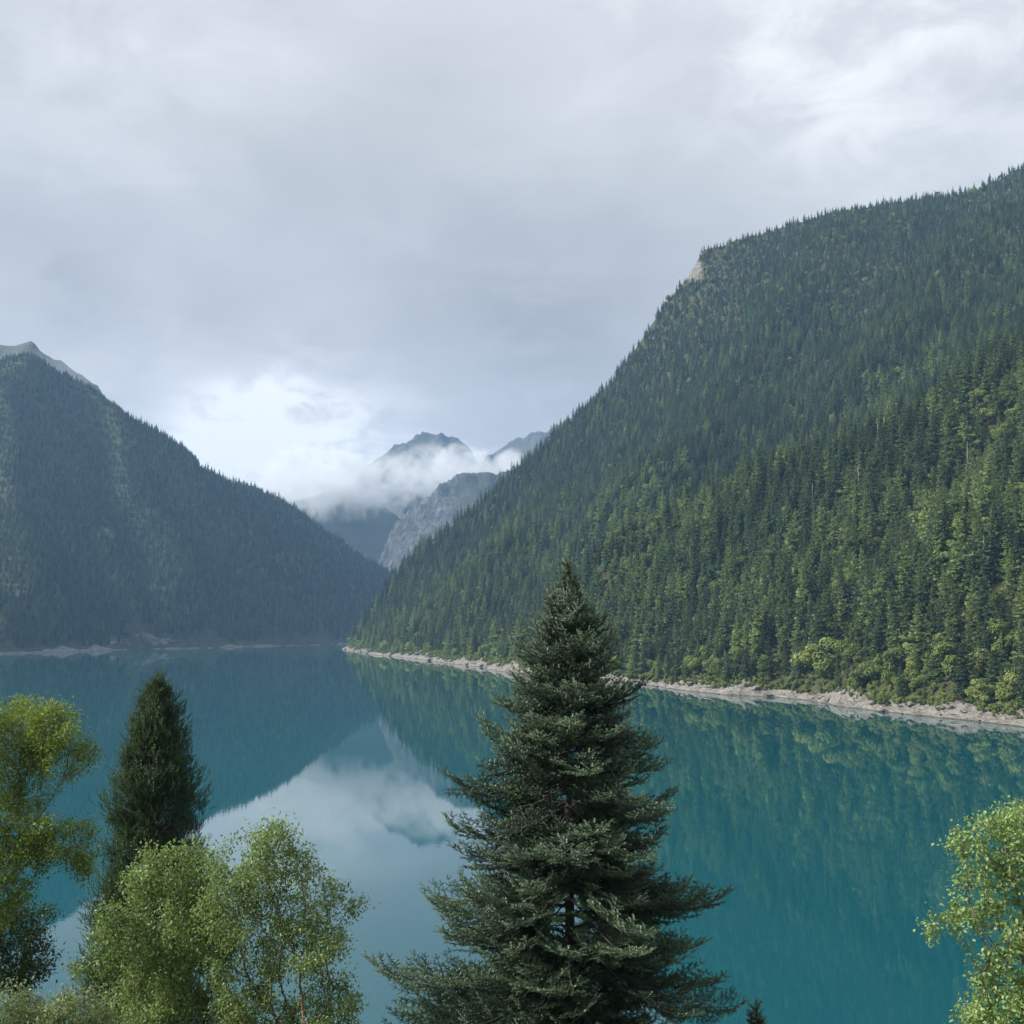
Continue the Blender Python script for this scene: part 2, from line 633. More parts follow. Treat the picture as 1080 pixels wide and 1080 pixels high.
# left mountain ------------------------------------------------------
left_px = [(0, 690), (60, 688), (110, 686), (150, 685), (200, 684), (260, 682), (310, 681), (350, 680), (385, 678), (430, 676)]
left_shore = [(-1500, 500), (-1200, 1000), (-950, 1330)] + [tuple(at_lake(*p)) for p in left_px]
left_shore = wig(left_shore, amp=22, seed=8)
ridge_l = [(-2100, 1900, 640), tuple(at(-60, 380, 2350))]
for px, py, Y in [(0, 378, 2350), (35, 379, 2350), (62, 393, 2360), (95, 412, 2370), (120, 430, 2380), (150, 444, 2400), (172, 459, 2420), (190, 475, 2440), (213, 493, 2480), (236, 505, 2550), (262, 513, 2650), (295, 525, 2750), (330, 552, 2850), (375, 582, 2950), (415, 600, 3050), (470, 640, 3150)]:
    ridge_l.append(tuple(at(px, py, Y)))
spur_l = [tuple(at(213, 493, 2480)), tuple(at(262, 545, 2400)), tuple(at(310, 605, 2330)), tuple(at(345, 655, 2290))]
spur_m = [tuple(at(62, 397, 2360)), tuple(at(80, 500, 2150)), tuple(at(120, 600, 1950)), tuple(at(160, 665, 1790))]
left_back = [(-150, 3500), (-700, 3500), (-1600, 3300), (-2600, 2900), (-2900, 1500), (-2200, 500)]
left_hill = Hill(list(map(tuple, left_shore)) + left_back, [ridge_l, spur_l, spur_m], power=0.95, amp=45, nscale=300, seed=23, drop=4.0, gully=48, gdir=(0.7, 0.7))


left_hill.add_ribs([
    ([(40, 400), (36, 480), (30, 570), (40, 660)], 95, 85),
    ([(100, 430), (130, 520), (170, 610), (190, 665)], 100, 80),
    ([(170, 480), (220, 560), (270, 640)], 90, 75),
    ([(245, 530), (290, 590), (330, 650)], 70, 75),
])


def rock_left(X, Y, Z, slope):
    n = fbm(X / 90, Y / 90, 51, 5)
    r = np.clip(n - 0.25, 0, 1) * 0.9 + np.clip(slope - 1.2, 0, 0.3)
    px, py, _ = project(np.stack([X.ravel(), Y.ravel(), Z.ravel()], 1))
    px = px.reshape(X.shape); py = py.reshape(X.shape)
    for cx, cyy, rx, ry, a in ((112, 568, 9, 26, 0.62), (6, 560, 20, 30, 0.5), (142, 608, 7, 18, 0.7), (95, 545, 20, 9, 0.5), (20, 505, 18, 20, 0.3), (60, 610, 18, 18, 0.35), (165, 676, 30, 7, 0.9), (120, 678, 8, 9, 0.8), (280, 600, 6, 20, 0.4)):
        r = r + a * np.exp(-((px - cx) / rx) ** 2 - ((py - cyy) / ry) ** 2)
    return r


m_left = ground_material('shaded_forest_floor', (0.035, 0.042, 0.026), (0.06, 0.068, 0.036), (0.22, 0.22, 0.20), (0.09, 0.095, 0.08), -0.16, 0.02, green=(0.05, 0.07, 0.03))
o_left = left_hill.build('mountain', m_left, 12.0, rockfn=rock_left)
o_left['label'] = 'hazy blue-green mountain across the lake with pale rock scars'

# bare summit behind the left mountain --------------------------------
rb = [tuple(at(-120, 395, 3300)), tuple(at(-30, 372, 3300)), tuple(at(0, 368, 3300)), tuple(at(34, 363, 3300)), tuple(at(52, 374, 3300)), tuple(at(78, 386, 3320)), tuple(at(98, 404, 3340)), tuple(at(120, 432, 3360)), tuple(at(200, 520, 3400))]
summit_hill = Hill([(-2600, 2700), (-1900, 2650), (-1200, 2800), (-850, 3200), (-900, 3800), (-1700, 4300), (-2700, 4000)], [rb], power=0.8, amp=20, nscale=150, seed=31, rough=26, rough_scale=110)
m_bare = ground_material('bare_summit', (0.06, 0.07, 0.045), (0.09, 0.095, 0.065), (0.17, 0.165, 0.155), (0.10, 0.10, 0.095), 0.0, 0.012)
tag(summit_hill.build('mountain', m_bare, 16.0), 'bare pale summit showing above the wooded left ridge', kind='structure')

# far blue wooded slope, grey rock wall, far peaks ----------------------
fb = [tuple(at(240, 540, 4400)), tuple(at(300, 530, 4350)), tuple(at(350, 520, 4300)), tuple(at(400, 530, 4300)), tuple(at(440, 560, 4250)), tuple(at(470, 600, 4200))]
far_wood = Hill([(-1500, 3700), (-900, 3650), (-300, 3600), (50, 3750), (150, 4300), (-300, 5000), (-1400, 5000)], [fb], power=0.9, amp=40, nscale=260, seed=37, rough=18, rough_scale=200)
m_farwood = ground_material('far_woodland', (0.035, 0.045, 0.028), (0.05, 0.06, 0.035), (0.20, 0.20, 0.19), (0.12, 0.12, 0.12), -0.22, 0.012)
tag(far_wood.build('mountain', m_farwood, 16.0), 'far blue wooded slope under the cloud bank', kind='structure')

rw = [tuple(at(398, 590, 3650)), tuple(at(408, 566, 3680)), tuple(at(424, 549, 3700)), tuple(at(445, 530, 3730)), tuple(at(466, 514, 3760)), tuple(at(482, 506, 3790)), tuple(at(500, 504, 3820)), tuple(at(525, 500, 3850)), tuple(at(560, 480, 3900)), tuple(at(620, 450, 3950)), tuple(at(700, 420, 4000))]
rwb = tuple(at(398, 590, 3650))
rock_hill = Hill([(rwb[0] - 60, 3560), (-250, 3400), (-50, 3280), (300, 3250), (900, 3300), (1100, 4000), (700, 4500), (-100, 4300), (-420, 3900)], [rw], power=0.8, amp=20, nscale=130, seed=43, rough=46, rough_scale=170)


def rock_wall(X, Y, Z, slope):
    px, py, _ = project(np.stack([X.ravel(), Y.ravel(), Z.ravel()], 1))
    px = px.reshape(X.shape)
    return 0.75 + 0.25 * fbm(X / 60, Y / 60, 81, 4) - np.clip((px - 470) / 30, 0, 1) * 0.55


m_wall = ground_material('grey_rock_wall', (0.06, 0.07, 0.05), (0.09, 0.095, 0.07), (0.145, 0.148, 0.155), (0.045, 0.048, 0.052), -0.10, 0.016, bump=2.2, strata=(1.6, 1.6, 0.5))
tag(rock_hill.build('mountain', m_wall, 9.0, rockfn=rock_wall), 'bare grey rock wall at the head of the lake', kind='structure')

pk = [tuple(at(330, 560, 5600)), tuple(at(385, 512, 5500)), tuple(at(408, 482, 5400)), tuple(at(422, 476, 5380)), tuple(at(436, 469, 5350)), tuple(at(452, 466, 5320)), tuple(at(463, 461, 5300)), tuple(at(472, 467, 5320)), tuple(at(488, 472, 5350)), tuple(at(505, 490, 5400)), tuple(at(520, 500, 5450))]
pk2 = [tuple(at(505, 490, 5400)), tuple(at(522, 474, 5500)), tuple(at(540, 466, 5500)), tuple(at(556, 459, 5480)), tuple(at(570, 455, 5450)), tuple(at(640, 430, 5450)), tuple(at(760, 440, 5500))]
pk3 = [tuple(at(463, 461, 5300)), tuple(at(440, 505, 4950)), tuple(at(425, 545, 4750))]
peak_hill = Hill([(-1900, 4700), (-1000, 4600), (-300, 4550), (600, 4550), (1500, 4700), (1700, 6200), (-300, 6500), (-1900, 6300)], [pk, pk2, pk3], power=0.85, amp=24, nscale=150, seed=47, rough=90, rough_scale=300)
m_peak = ground_material('far_peak_rock', (0.05, 0.055, 0.05), (0.08, 0.085, 0.075), (0.20, 0.20, 0.20), (0.11, 0.115, 0.12), 0.12, 0.010, bump=1.5)
tag(peak_hill.build('mountain', m_peak, 11.0), 'far dark craggy peak rising out of the cloud bank', kind='structure')

# lake and near ground -----------------------------------------------------
V = np.array([(-4000, 30, 0), (4000, 30, 0), (4000, 6500, 0), (-4000, 6500, 0)], float)
o = put('lake', make_mesh('lake', V, [np.array([[0, 1, 2, 3]])], [water_material()]))
tag(o, 'still turquoise lake mirroring the mountains and the sky', kind='structure')


def near_ground(x, y):
    z = 38.35 - 0.64 * np.clip(y - 1.5, 0, 90) + 0.10 * np.clip(-y, 0, 200)
    return z + fbm(np.asarray(x) / 9, np.asarray(y) / 9, 91, 4) * np.clip((np.asarray(y) - 1) / 6, 0, 1) * 0.7 + 0.05 * fbm(np.asarray(x), np.asarray(y), 92, 3)


xs = np.concatenate([np.arange(-420, -60, 8), np.arange(-60, 60, 0.8), np.arange(60, 421, 8)])
ys = np.concatenate([np.arange(-220, -8, 8), np.arange(-8, 80, 0.8)])
X, Y = np.meshgrid(xs, ys)
Zg = near_ground(X, Y)
m_near = ground_material('leaf_litter_bank', (0.045, 0.035, 0.02), (0.07, 0.06, 0.03), (0.3, 0.29, 0.27), (0.17, 0.16, 0.15), -0.15, 0.35, green=(0.05, 0.085, 0.025))
o = put('ground', make_mesh('ground', np.stack([X.ravel(), Y.ravel(), Zg.ravel()], 1), [grid_faces(len(xs), len(ys))], [m_near], attrs={'rock': np.zeros(X.size)}, smooth=True))
tag(o, 'grassy bank falling from the viewpoint to the lake', kind='structure')

# rocky shores ------------------------------------------------------------
m_rock = rock_material('bleached_shore_rock')


def resample(pts, ds):
    pts = np.array(pts, float)
    seg = np.linalg.norm(np.diff(pts, axis=0), axis=1)
    s = np.concatenate([[0], np.cumsum(seg)])
    out_s = [0.0]
    while out_s[-1] < s[-1]:
        q = np.array([np.interp(out_s[-1], s, pts[:, 0]), np.interp(out_s[-1], s, pts[:, 1])])
        out_s.append(out_s[-1] + ds * max(1.0, np.linalg.norm(q) / 500))
    out_s = np.array(out_s[:-1] + [s[-1]])
    return np.stack([np.interp(out_s, s, pts[:, 0]), np.interp(out_s, s, pts[:, 1])], 1), out_s


def shore_strip(pts, inland_sign, ds, width, top, seed, label, name='shore'):
    P, S = resample(pts, ds)
    T = np.gradient(P, axis=0)
    T /= np.linalg.norm(T, axis=1)[:, None] + 1e-9
    # smooth the tangents so that the strip does not fold over itself
    for _ in range(14):
        T[1:-1] = (T[:-2] + T[1:-1] * 2 + T[2:]) / 4
    T /= np.linalg.norm(T, axis=1)[:, None]
    Nn = np.stack([T[:, 1], -T[:, 0]], 1) * inland_sign
    nv = 30
    v = np.linspace(0, 1, nv)
    O = -4 + (width + 4) * v
    X = P[:, 0, None] + Nn[:, 0, None] * O[None]
    Y = P[:, 1, None] + Nn[:, 1, None] * O[None]
    Sg = np.repeat(S[:, None], nv, 1)
    Og = np.repeat(O[None], len(S), 0)
    hmul = 0.78 + 0.75 * fbm(S / 45, S * 0 + 3.3, seed + 1, 4)
    prof = np.interp(O, [-4, 0, 3, 8, width * 0.75, width], [-3.0, -0.2, 0.12 * top, 0.42 * top, 0.85 * top, 0.9 * top])
    Z = prof[None] * np.where(prof[None] > 0, hmul[:, None], 1)
    lumps = ridged(Sg / 11, Og / 7, seed, 5, 0.55)
    Z = Z + lumps * np.clip((Og + 1) / 4, 0, 1) * top * 0.17 + fbm(Sg / 3.0, Og / 2.2, seed + 7, 3) * 0.45 * np.clip((Og + 2) / 3, 0, 1)
    # ledges left by old water levels
    led = 1.3
    Zq = np.floor(Z / led) * led + led * np.clip(((Z / led) % 1.0) * 1.9 - 0.5, 0, 1)
    Z = np.where(Z > 0, 0.45 * Z + 0.55 * Zq, Z)
    grass = np.clip((Og - width * 0.40) / (width * 0.5), 0, 1)
    me = make_mesh(name, np.stack([X.ravel(), Y.ravel(), Z.ravel()], 1), [grid_faces(nv, len(S))], [m_rock], attrs={'grass': grass.ravel()}, smooth=False)
    o = put(name, me)
    tag(o, label, kind='structure')
    return P, Nn, O, Z


def strip_height(x, y, strip):
    """Height of the shore strip under points, -99 beyond it."""
    P, Nn, O, Z = strip
    out = np.full(len(x), -99.0)
    for k in range(0, len(x), 2000):
        q = np.stack([x[k:k + 2000], y[k:k + 2000]], 1)
        i = (((q[:, None] - P[None]) ** 2).sum(2)).argmin(1)
        o = ((q - P[i]) * Nn[i]).sum(1)
        j = np.searchsorted(O, np.clip(o, O[0], O[-1]))
        j = np.clip(j, 0, len(O) - 1)
        out[k:k + 2000] = np.where((o > O[0]) & (o < O[-1] - 0.3), Z[i, j], -99)
    return out


right_strip = shore_strip(right_shore[np.array([p[1] > 150 for p in right_shore])], 1, 1.1, 19, 9.5, 61, 'pale bleached rock shore below the wooded mountainside')
rP, rN = right_strip[:2]
lP, lN = shore_strip(left_shore[6:], -1, 2.0, 24, 10.0, 67, 'thin pale rock shore along the far side of the lake')[:2]
print('shore normals', rN[len(rN) // 2], lN[len(lN) // 2])


# ------------------------------------------------------------------ tree templates
def frames_from_axis(A, up=None):
    A = A / (np.linalg.norm(A, axis=1)[:, None] + 1e-9)
    ref = np.tile(np.array([0, 0, 1.0]), (len(A), 1)) if up is None else up
    S = np.cross(A, ref)
    n = np.linalg.norm(S, axis=1)
    bad = n < 1e-3
    S[bad] = np.array([1.0, 0, 0])
    S /= np.linalg.norm(S, axis=1)[:, None]
    Nn = np.cross(S, A)
    return S, Nn, A


def stamp(T, TF, O, S, Nn, A, sc):
    """Copies template T (n,3) (x side, y normal, z axis) to k frames; returns V, F."""
    sc = np.asarray(sc)
    if sc.ndim == 1:
        sc = sc[:, None].repeat(3, 1)
    L = T[None] * sc[:, None, :]
    V = O[:, None, :] + L[..., 0:1] * S[:, None, :] + L[..., 1:2] * Nn[:, None, :] + L[..., 2:3] * A[:, None, :]
    k, n = len(O), len(T)
    F = [(f[None] + (np.arange(k) * n)[:, None, None]).reshape(-1, f.shape[1]) for f in TF]
    return V.reshape(-1, 3), F


def tubes(A, B, ra, rb, sides=5):
    """Tapered frusta along edges A->B."""
    D = B - A
    S, Nn, _ = frames_from_axis(D)
    ang = np.arange(sides) / sides * 2 * math.pi
    c, s = np.cos(ang), np.sin(ang)
    ring = S[:, None, :] * c[None, :, None] + Nn[:, None, :] * s[None, :, None]
    V = np.concatenate([A[:, None] + ring * ra[:, None, None], B[:, None] + ring * rb[:, None, None]], 1).reshape(-1, 3)
    i = np.arange(sides)
    q = np.stack([i, (i + 1) % sides, (i + 1) % sides + sides, i + sides], 1)
    F = (q[None] + (np.arange(len(A)) * 2 * sides)[:, None, None]).reshape(-1, 4)
    return V, F


def merge(parts):
    """parts: list of (V, [F...], mi, tint) -> V, F list, mi list, tint."""
    Vs, Fs, mis, ts = [], [], [], []
    off = 0
    for V, F, mi, t in parts:
        Vs.append(V)
        for f in F:
            Fs.append(f + off)
            mis.append(mi)
        ts.append(np.full(len(V), t) if np.isscalar(t) else t)
        off += len(V)
    return np.concatenate(Vs), Fs, mis, np.concatenate(ts)


m_bark_dark = bark_material('spruce_bark', (0.05, 0.042, 0.034), (0.11, 0.095, 0.08))
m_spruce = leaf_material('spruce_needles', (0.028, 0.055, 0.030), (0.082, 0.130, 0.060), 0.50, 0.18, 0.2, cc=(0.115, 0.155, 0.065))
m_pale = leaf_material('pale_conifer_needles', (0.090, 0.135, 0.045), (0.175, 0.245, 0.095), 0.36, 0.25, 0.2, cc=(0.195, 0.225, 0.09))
m_hillleaf = leaf_material('hill_broadleaf', (0.085, 0.135, 0.035), (0.235, 0.305, 0.085), 0.32, 0.3, 0.2, cc=(0.25, 0.26, 0.09))
m_snag = bark_material('dead_wood', (0.26, 0.25, 0.235), (0.42, 0.40, 0.38), 3)


def conifer_mesh(name, seed, needle, width=0.145, tiers=19, per=9, droop=0.5, base=0.06, ragged=0.3, hgt=22.0):
    """A hillside conifer hgt tall: trunk and tiers of drooping, feathered boughs."""
    g = np.random.default_rng(seed)
    parts = []
    zt = np.linspace(0, 1, 7)
    c = np.stack([0.004 * np.sin(zt * 5 + seed), 0.004 * np.cos(zt * 4 + seed), zt], 1)
    r = 0.011 * (1 - zt) + 0.0012
    V, F = tubes(c[:-1], c[1:], r[:-1], r[1:], 6)
    parts.append((V, [F], 1, 0.3))
    O, A, L = [], [], []
    for k in range(tiers):
        t = (k + 0.2) / tiers
        z = base + (1 - base) * (1 - (1 - t) ** 1.12) * 0.985
        rad = width * (1 - t) ** 0.82 * (1.0 if t > 0.12 else 0.8) + 0.008
        n = max(4, int(per * (0.55 + 0.6 * (1 - t))))
        a0 = g.uniform(0, 6.28)
        for j in range(n):
            if g.random() < 0.10 * ragged / 0.3 and t < 0.85:
                continue
            a = a0 + j / n * 6.283 + g.normal(0, 0.22)
            le = rad * (1 + g.normal(0, ragged * 0.75)) * g.uniform(0.8, 1.1)
            le = max(le, rad * 0.35)
            elev = 0.55 * t - 0.42 * droop * (1 - t) + g.normal(0, 0.10)
            O.append((0, 0, z + g.normal(0, 0.35 / tiers)))
            A.append((math.cos(a) * math.cos(elev), math.sin(a) * math.cos(elev), math.sin(elev)))
            L.append(le)
    O, A, L = np.array(O), np.array(A), np.array(L)
    S, Nn, A = frames_from_axis(A)
    # bough template: six feather pairs on a drooping axis
    tv, tf = [], []
    def tri(a, b, c_):
        i = len(tv)
        tv.extend([a, b, c_])
        tf.append((i, i + 1, i + 2))
    for q in range(7):
        z0 = 0.10 + q * 0.125
        dr = -0.10 * math.sin(z0 * 3.0) - 0.05
        w = 0.34 * (1 - z0) ** 0.7 + 0.06
        for sg in (-1, 1):
            tri((0, dr * z0, z0), (sg * w * 0.55, dr * z0 + 0.02, z0 + 0.20), (sg * w, dr * z0 - 0.13, z0 + 0.10))
            tri((0, dr * z0, z0 - 0.03), (sg * w * 0.75, dr * z0 - 0.17, z0 + 0.02), (sg * w * 0.15, dr * z0 - 0.22, z0 + 0.08))
    tri((-0.07, -0.05, 0.78), (0.07, -0.05, 0.78), (0, 0.02, 1.06))
    tri((0.0, -0.14, 0.70), (0.0, 0.03, 0.80), (0, -0.01, 1.08))
    T = np.array(tv)
    TF = [np.array(tf)]
    sc = np.stack([L * g.uniform(0.8, 1.25, len(L)), L * g.uniform(0.8, 1.3, len(L)), L], 1)
    V, F = stamp(T, TF, O, S, Nn, A, sc)
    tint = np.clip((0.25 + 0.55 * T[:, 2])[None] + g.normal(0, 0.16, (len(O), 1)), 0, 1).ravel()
    V = V + g.normal(0, 0.0035, V.shape)
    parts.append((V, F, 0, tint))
    # leader
    tv = np.array([(-0.006, 0, 0.95), (0.006, 0, 0.95), (0, 0, 1.02), (0, -0.006, 0.95), (0, 0.006, 0.95), (0, 0, 1.02)])
    parts.append((tv, [np.array([[0, 1, 2], [3, 4, 5]])], 0, 0.8))
    V, F, mi, t = merge(parts)
    return make_mesh(name, V * hgt, F, [needle, m_bark_dark], mi, {'tint': t})


def broad_mesh(name, seed, hgt=11.0, lobes=9, per=210):
    """A hillside broadleaf tree: short limbs and lobes of leaf clumps."""
    g = np.random.default_rng(seed)
    parts = []
    pos, nrm, tn = [], [], []
    A, B, ra, rb = [], [], [], []
    for k in range(lobes):
        a = k / lobes * 6.283 * 2.6 + g.uniform(0, 1)
        rr = g.uniform(0.05, 0.30)
        z = g.uniform(0.30, 0.84) if k else 0.84
        c = np.array([rr * math.cos(a), rr * math.sin(a), z])
        R0 = g.uniform(0.13, 0.22)
        d = g.normal(0, 1, (per, 3))
        d /= np.linalg.norm(d, axis=1)[:, None]
        q = g.uniform(0.55, 1.08, per) ** 0.6
        pos.append(c + d * np.array([1.15, 1.15, 0.85]) * R0 * q[:, None])
        n_ = d + np.array([0, 0, 0.5]) + g.normal(0, 0.45, (per, 3))
        nrm.append(n_)
        tn.append(np.clip(0.35 + 0.35 * d[:, 2] * q + g.normal(0, 0.2, per) + g.normal(0, 0.08), 0, 1))
        m = np.array([rr * 0.35 * math.cos(a), rr * 0.35 * math.sin(a), z * 0.45])
        A += [np.zeros(3), m]; B += [m, c]; ra += [0.016, 0.010]; rb += [0.010, 0.004]
    V, F = tubes(np.array(A), np.array(B), np.array(ra), np.array(rb), 5)
    parts.append((V, [F], 1, 0.3))
    P = np.concatenate(pos); Nr = np.concatenate(nrm); tn = np.concatenate(tn)
    rnd = g.normal(0, 1, P.shape)
    S, N2, A2 = frames_from_axis(np.cross(Nr, rnd), Nr)
    T = np.array([(0, 0, -0.6), (0.5, 0.06, -0.05), (0.1, 0.0, 0.6), (-0.45, -0.05, 0.1), (0.3, 0.1, 0.4)])
    T = np.array([(0, 0, -0.55), (0.42, 0.08, 0.0), (0, 0.0, 0.6), (-0.42, 0.08, 0.05)])
    V, F = stamp(T, [np.array([[0, 1, 2, 3]])], P, S, N2, A2, g.uniform(0.035, 0.075, len(P)))
    parts.append((V, F, 0, np.repeat(tn, 4)))
    V, F, mi, t = merge(parts)
    return make_mesh(name, V * hgt, F, [m_hillleaf, m_bark_dark], mi, {'tint': t})


SPRUCE = [conifer_mesh('spruce_tree', 100 + i, m_spruce, width=w, tiers=ti, per=pr, droop=dr, ragged=rg)
          for i, (w, ti, pr, dr, rg) in enumerate([(0.15, 20, 9, 0.6, 0.3), (0.17, 18, 9, 0.5, 0.35), (0.13, 21, 8, 0.8, 0.4), (0.185, 19, 10, 0.4, 0.3), (0.16, 17, 8, 0.7, 0.5)])]
PALE = [conifer_mesh('pale_conifer', 200 + i, m_pale, width=w, tiers=ti, per=pr, droop=dr, ragged=rg)
        for i, (w, ti, pr, dr, rg) in enumerate([(0.185, 18, 9, 0.3, 0.4), (0.165, 19, 9, 0.5, 0.35), (0.215, 16, 10, 0.2, 0.45)])]
BROAD = [broad_mesh('broadleaf_tree', 300 + i) for i in range(3)]
VARIANTS = SPRUCE + PALE + BROAD
VH = [22.0] * 8 + [11.0] * 3


# ------------------------------------------------------------------ forests
def scatter(hill, spacing, pxlim, jitter=0.5, seed=0, dmin_shore=11.0, rock_thr=0.62, zmin=5.0):
    g = np.random.default_rng(seed)
    xs = np.arange(hill.poly[:, 0].min(), hill.poly[:, 0].max(), spacing)
    ys = np.arange(hill.poly[:, 1].min(), hill.poly[:, 1].max(), spacing)
    X, Y = np.meshgrid(xs, ys)
    X = X + g.uniform(-jitter, jitter, X.shape) * spacing
    Y = Y + g.uniform(-jitter, jitter, Y.shape) * spacing
    x, y = X.ravel(), Y.ravel()
    z = hill.sample(hill.Z, x, y)
    P = np.stack([x, y, z], 1)
    ok = z > zmin
    P = P[ok]
    px, py, dep = project(P)
    gx = hill.sample(hill.gx, P[:, 0], P[:, 1]); gy = hill.sample(hill.gy, P[:, 0], P[:, 1])
    nrm = np.stack([-gx, -gy, np.ones(len(gx))], 1)
    nrm /= np.linalg.norm(nrm, axis=1)[:, None]
    v = np.array([0, 0, CAM_H]) - P
    v /= np.linalg.norm(v, axis=1)[:, None]
    facing = (nrm * v).sum(1)
    slope = np.sqrt(gx ** 2 + gy ** 2)
    rk = hill.sample(hill.rock, P[:, 0], P[:, 1]) + 0.28 * fbm(P[:, 0] / 14, P[:, 1] / 14, seed + 5, 3)
    ds, _ = seg_dist(P[:, :2], hill.poly, np.roll(hill.poly, -1, 0))
    ds = ds.min(1)
    ok = (dep > 50) & (px > pxlim[0]) & (px < pxlim[1]) & (facing > -0.18) & (rk < rock_thr) & (ds > dmin_shore + 5 * fbm(P[:, 0] / 20, P[:, 1] / 20, 3, 2))
    return P[ok], px[ok], py[ok], dep[ok], ds[ok], slope[ok]


def forest_object(name, P, scale, kind, rot, protos, label):
    me = bpy.data.meshes.new(name)
    me.vertices.add(len(P))
    me.vertices.foreach_set('co', np.ascontiguousarray(P, np.float32).ravel())
    for k, a, ty in (('size', scale, 'FLOAT'), ('spin', rot, 'FLOAT'), ('variant', kind, 'INT')):
        at_ = me.attributes.new(k, ty, 'POINT')
        at_.data.foreach_set('value', np.ascontiguousarray(a, np.float32 if ty == 'FLOAT' else np.int32))
    o = put(name, me)
    tag(o, label, kind='stuff')
    ng = bpy.data.node_groups.new(name, 'GeometryNodeTree')
    ng.interface.new_socket('Geometry', in_out='INPUT', socket_type='NodeSocketGeometry')
    ng.interface.new_socket('Geometry', in_out='OUTPUT', socket_type='NodeSocketGeometry')
    L = ng.links
    gi = ng.nodes.new('NodeGroupInput'); go = ng.nodes.new('NodeGroupOutput')
    join = ng.nodes.new('GeometryNodeJoinGeometry')

    def attr(nm, ty):
        nd = ng.nodes.new('GeometryNodeInputNamedAttribute')
        nd.data_type = ty
        nd.inputs['Name'].default_value = nm
        return nd.outputs['Attribute']
    sz, sp, va = attr('size', 'FLOAT'), attr('spin', 'FLOAT'), attr('variant', 'INT')
    cb = ng.nodes.new('ShaderNodeCombineXYZ'); L.new(sp, cb.inputs[2])
    for k, pr in enumerate(protos):
        cmp_ = ng.nodes.new('FunctionNodeCompare'); cmp_.data_type = 'INT'; cmp_.operation = 'EQUAL'
        L.new(va, [s for s in cmp_.inputs if s.name == 'A' and s.type == 'INT'][0])
        [s for s in cmp_.inputs if s.name == 'B' and s.type == 'INT'][0].default_value = k
        oi = ng.nodes.new('GeometryNodeObjectInfo'); oi.transform_space = 'ORIGINAL'
        oi.inputs['Object'].default_value = pr
        oi.inputs['As Instance'].default_value = True
        ip = ng.nodes.new('GeometryNodeInstanceOnPoints')
        L.new(gi.outputs[0], ip.inputs['Points'])
        L.new(cmp_.outputs[0], ip.inputs['Selection'])
        L.new(oi.outputs['Geometry'], ip.inputs['Instance'])
        L.new(cb.outputs[0], ip.inputs['Rotation'])
        L.new(sz, ip.inputs['Scale'])
        L.new(ip.outputs[0], join.inputs[0])
    L.new(join.outputs[0], go.inputs[0])
    md = o.modifiers.new('scatter', 'NODES')
    md.node_group = ng
    return o


g = np.random.default_rng(5)
# right mountainside: every tree first gets its place, size and kind
P, px, py, dep, ds, slope = scatter(right_hill, 6.2, (250, 1300), seed=1, dmin_shore=11.0, zmin=0.5)
low = np.clip(1 - P[:, 2] / 260, 0, 1)
patch = fbm(P[:, 0] / 60, P[:, 1] / 60, 77, 4)
streak = fbm((P[:, :2] @ np.array([-0.36, 0.93])) / 45, (P[:, :2] @ np.array([0.93, 0.36])) / 260, 79, 3)
prob_pale = np.clip(0.08 + 0.62 * low * np.clip(0.5 + 1.6 * patch, 0, 1) + 0.55 * np.clip(streak - 0.25, 0, 1), 0, 0.85)
prob_broad = np.clip(0.015 + 0.16 * np.clip(low - 0.35, 0, 1) * np.clip(patch + 0.35, 0, 1) + 0.5 * np.clip(patch - 0.42, 0, 1), 0, 0.5)
prob_broad = prob_broad + 0.5 * np.clip(1 - (ds - 8) / 14, 0, 1)
for cx, cyy, rr, a in ((690, 535, 34, .6), (655, 560, 26, .5), (665, 620, 34, .6), (905, 590, 26, .5), (945, 560, 22, .5), (1060, 450, 40, .7), (1045, 560, 40, .5), (1050, 660, 50, .5), (930, 440, 26, .3), (560, 600, 24, .45), (780, 640, 30, .4), (480, 650, 30, .4), (985, 400, 30, .25)):
    prob_pale = prob_pale + a * np.exp(-((px - cx) ** 2 + (py - cyy) ** 2) / rr ** 2)
    prob_broad = prob_broad + 0.65 * a * np.exp(-((px - cx) ** 2 + (py - cyy) ** 2) / rr ** 2)
u = g.random(len(P))
kind = g.integers(0, 5, len(P))
kind = np.where(u < prob_pale, 5 + g.integers(0, 3, len(P)), kind)
u2 = g.random(len(P))
kind = np.where(u2 < prob_broad, 8 + g.integers(0, 3, len(P)), kind)
hgt = np.clip(g.normal(24, 6.5, len(P)), 10, 40) * (0.50 + 0.50 * np.clip(1 - P[:, 2] / 800, 0, 1)) * (1 + 0.18 * patch)
hgt = np.where(kind >= 8, g.uniform(7, 14, len(P)), hgt)
hgt = np.where((ds < 22) & (kind < 8), hgt * g.uniform(0.45, 1.0, len(P)), hgt)
# the large round-headed trees the photograph shows by the shore and in the clearings
big = []
for qx, qy, hh in [(852, 712, 15), (878, 716, 19), (900, 712, 15), (922, 722, 12), (945, 716, 13), (940, 728, 8), (968, 730, 9), (1000, 718, 15), (1030, 722, 13), (1062, 700, 17), (884, 640, 14), (905, 632, 13), (690, 560, 12), (676, 575, 11), (648, 575, 11), (668, 640, 12), (925, 590, 12), (905, 560, 10), (1056, 470, 13), (1064, 490, 12), (780, 705, 11), (745, 700, 10), (560, 690, 9), (520, 670, 9), (470, 672, 9), (990, 610, 12), (1010, 575, 11), (700, 690, 10)]:
    hp = right_hill.hit(qx, qy)
    if hp is not None:
        big.append((*hp, hh))
big = np.array(big)
d2 = np.sqrt(((P[:, None, :2] - big[None, :, :2]) ** 2).sum(2))
ahead = (P[:, None, 1] - big[None, :, 1]) < 0
keep = ~((d2 < 0.30 * big[None, :, 3]) | (ahead & (d2 < 0.62 * big[None, :, 3]))).any(1)
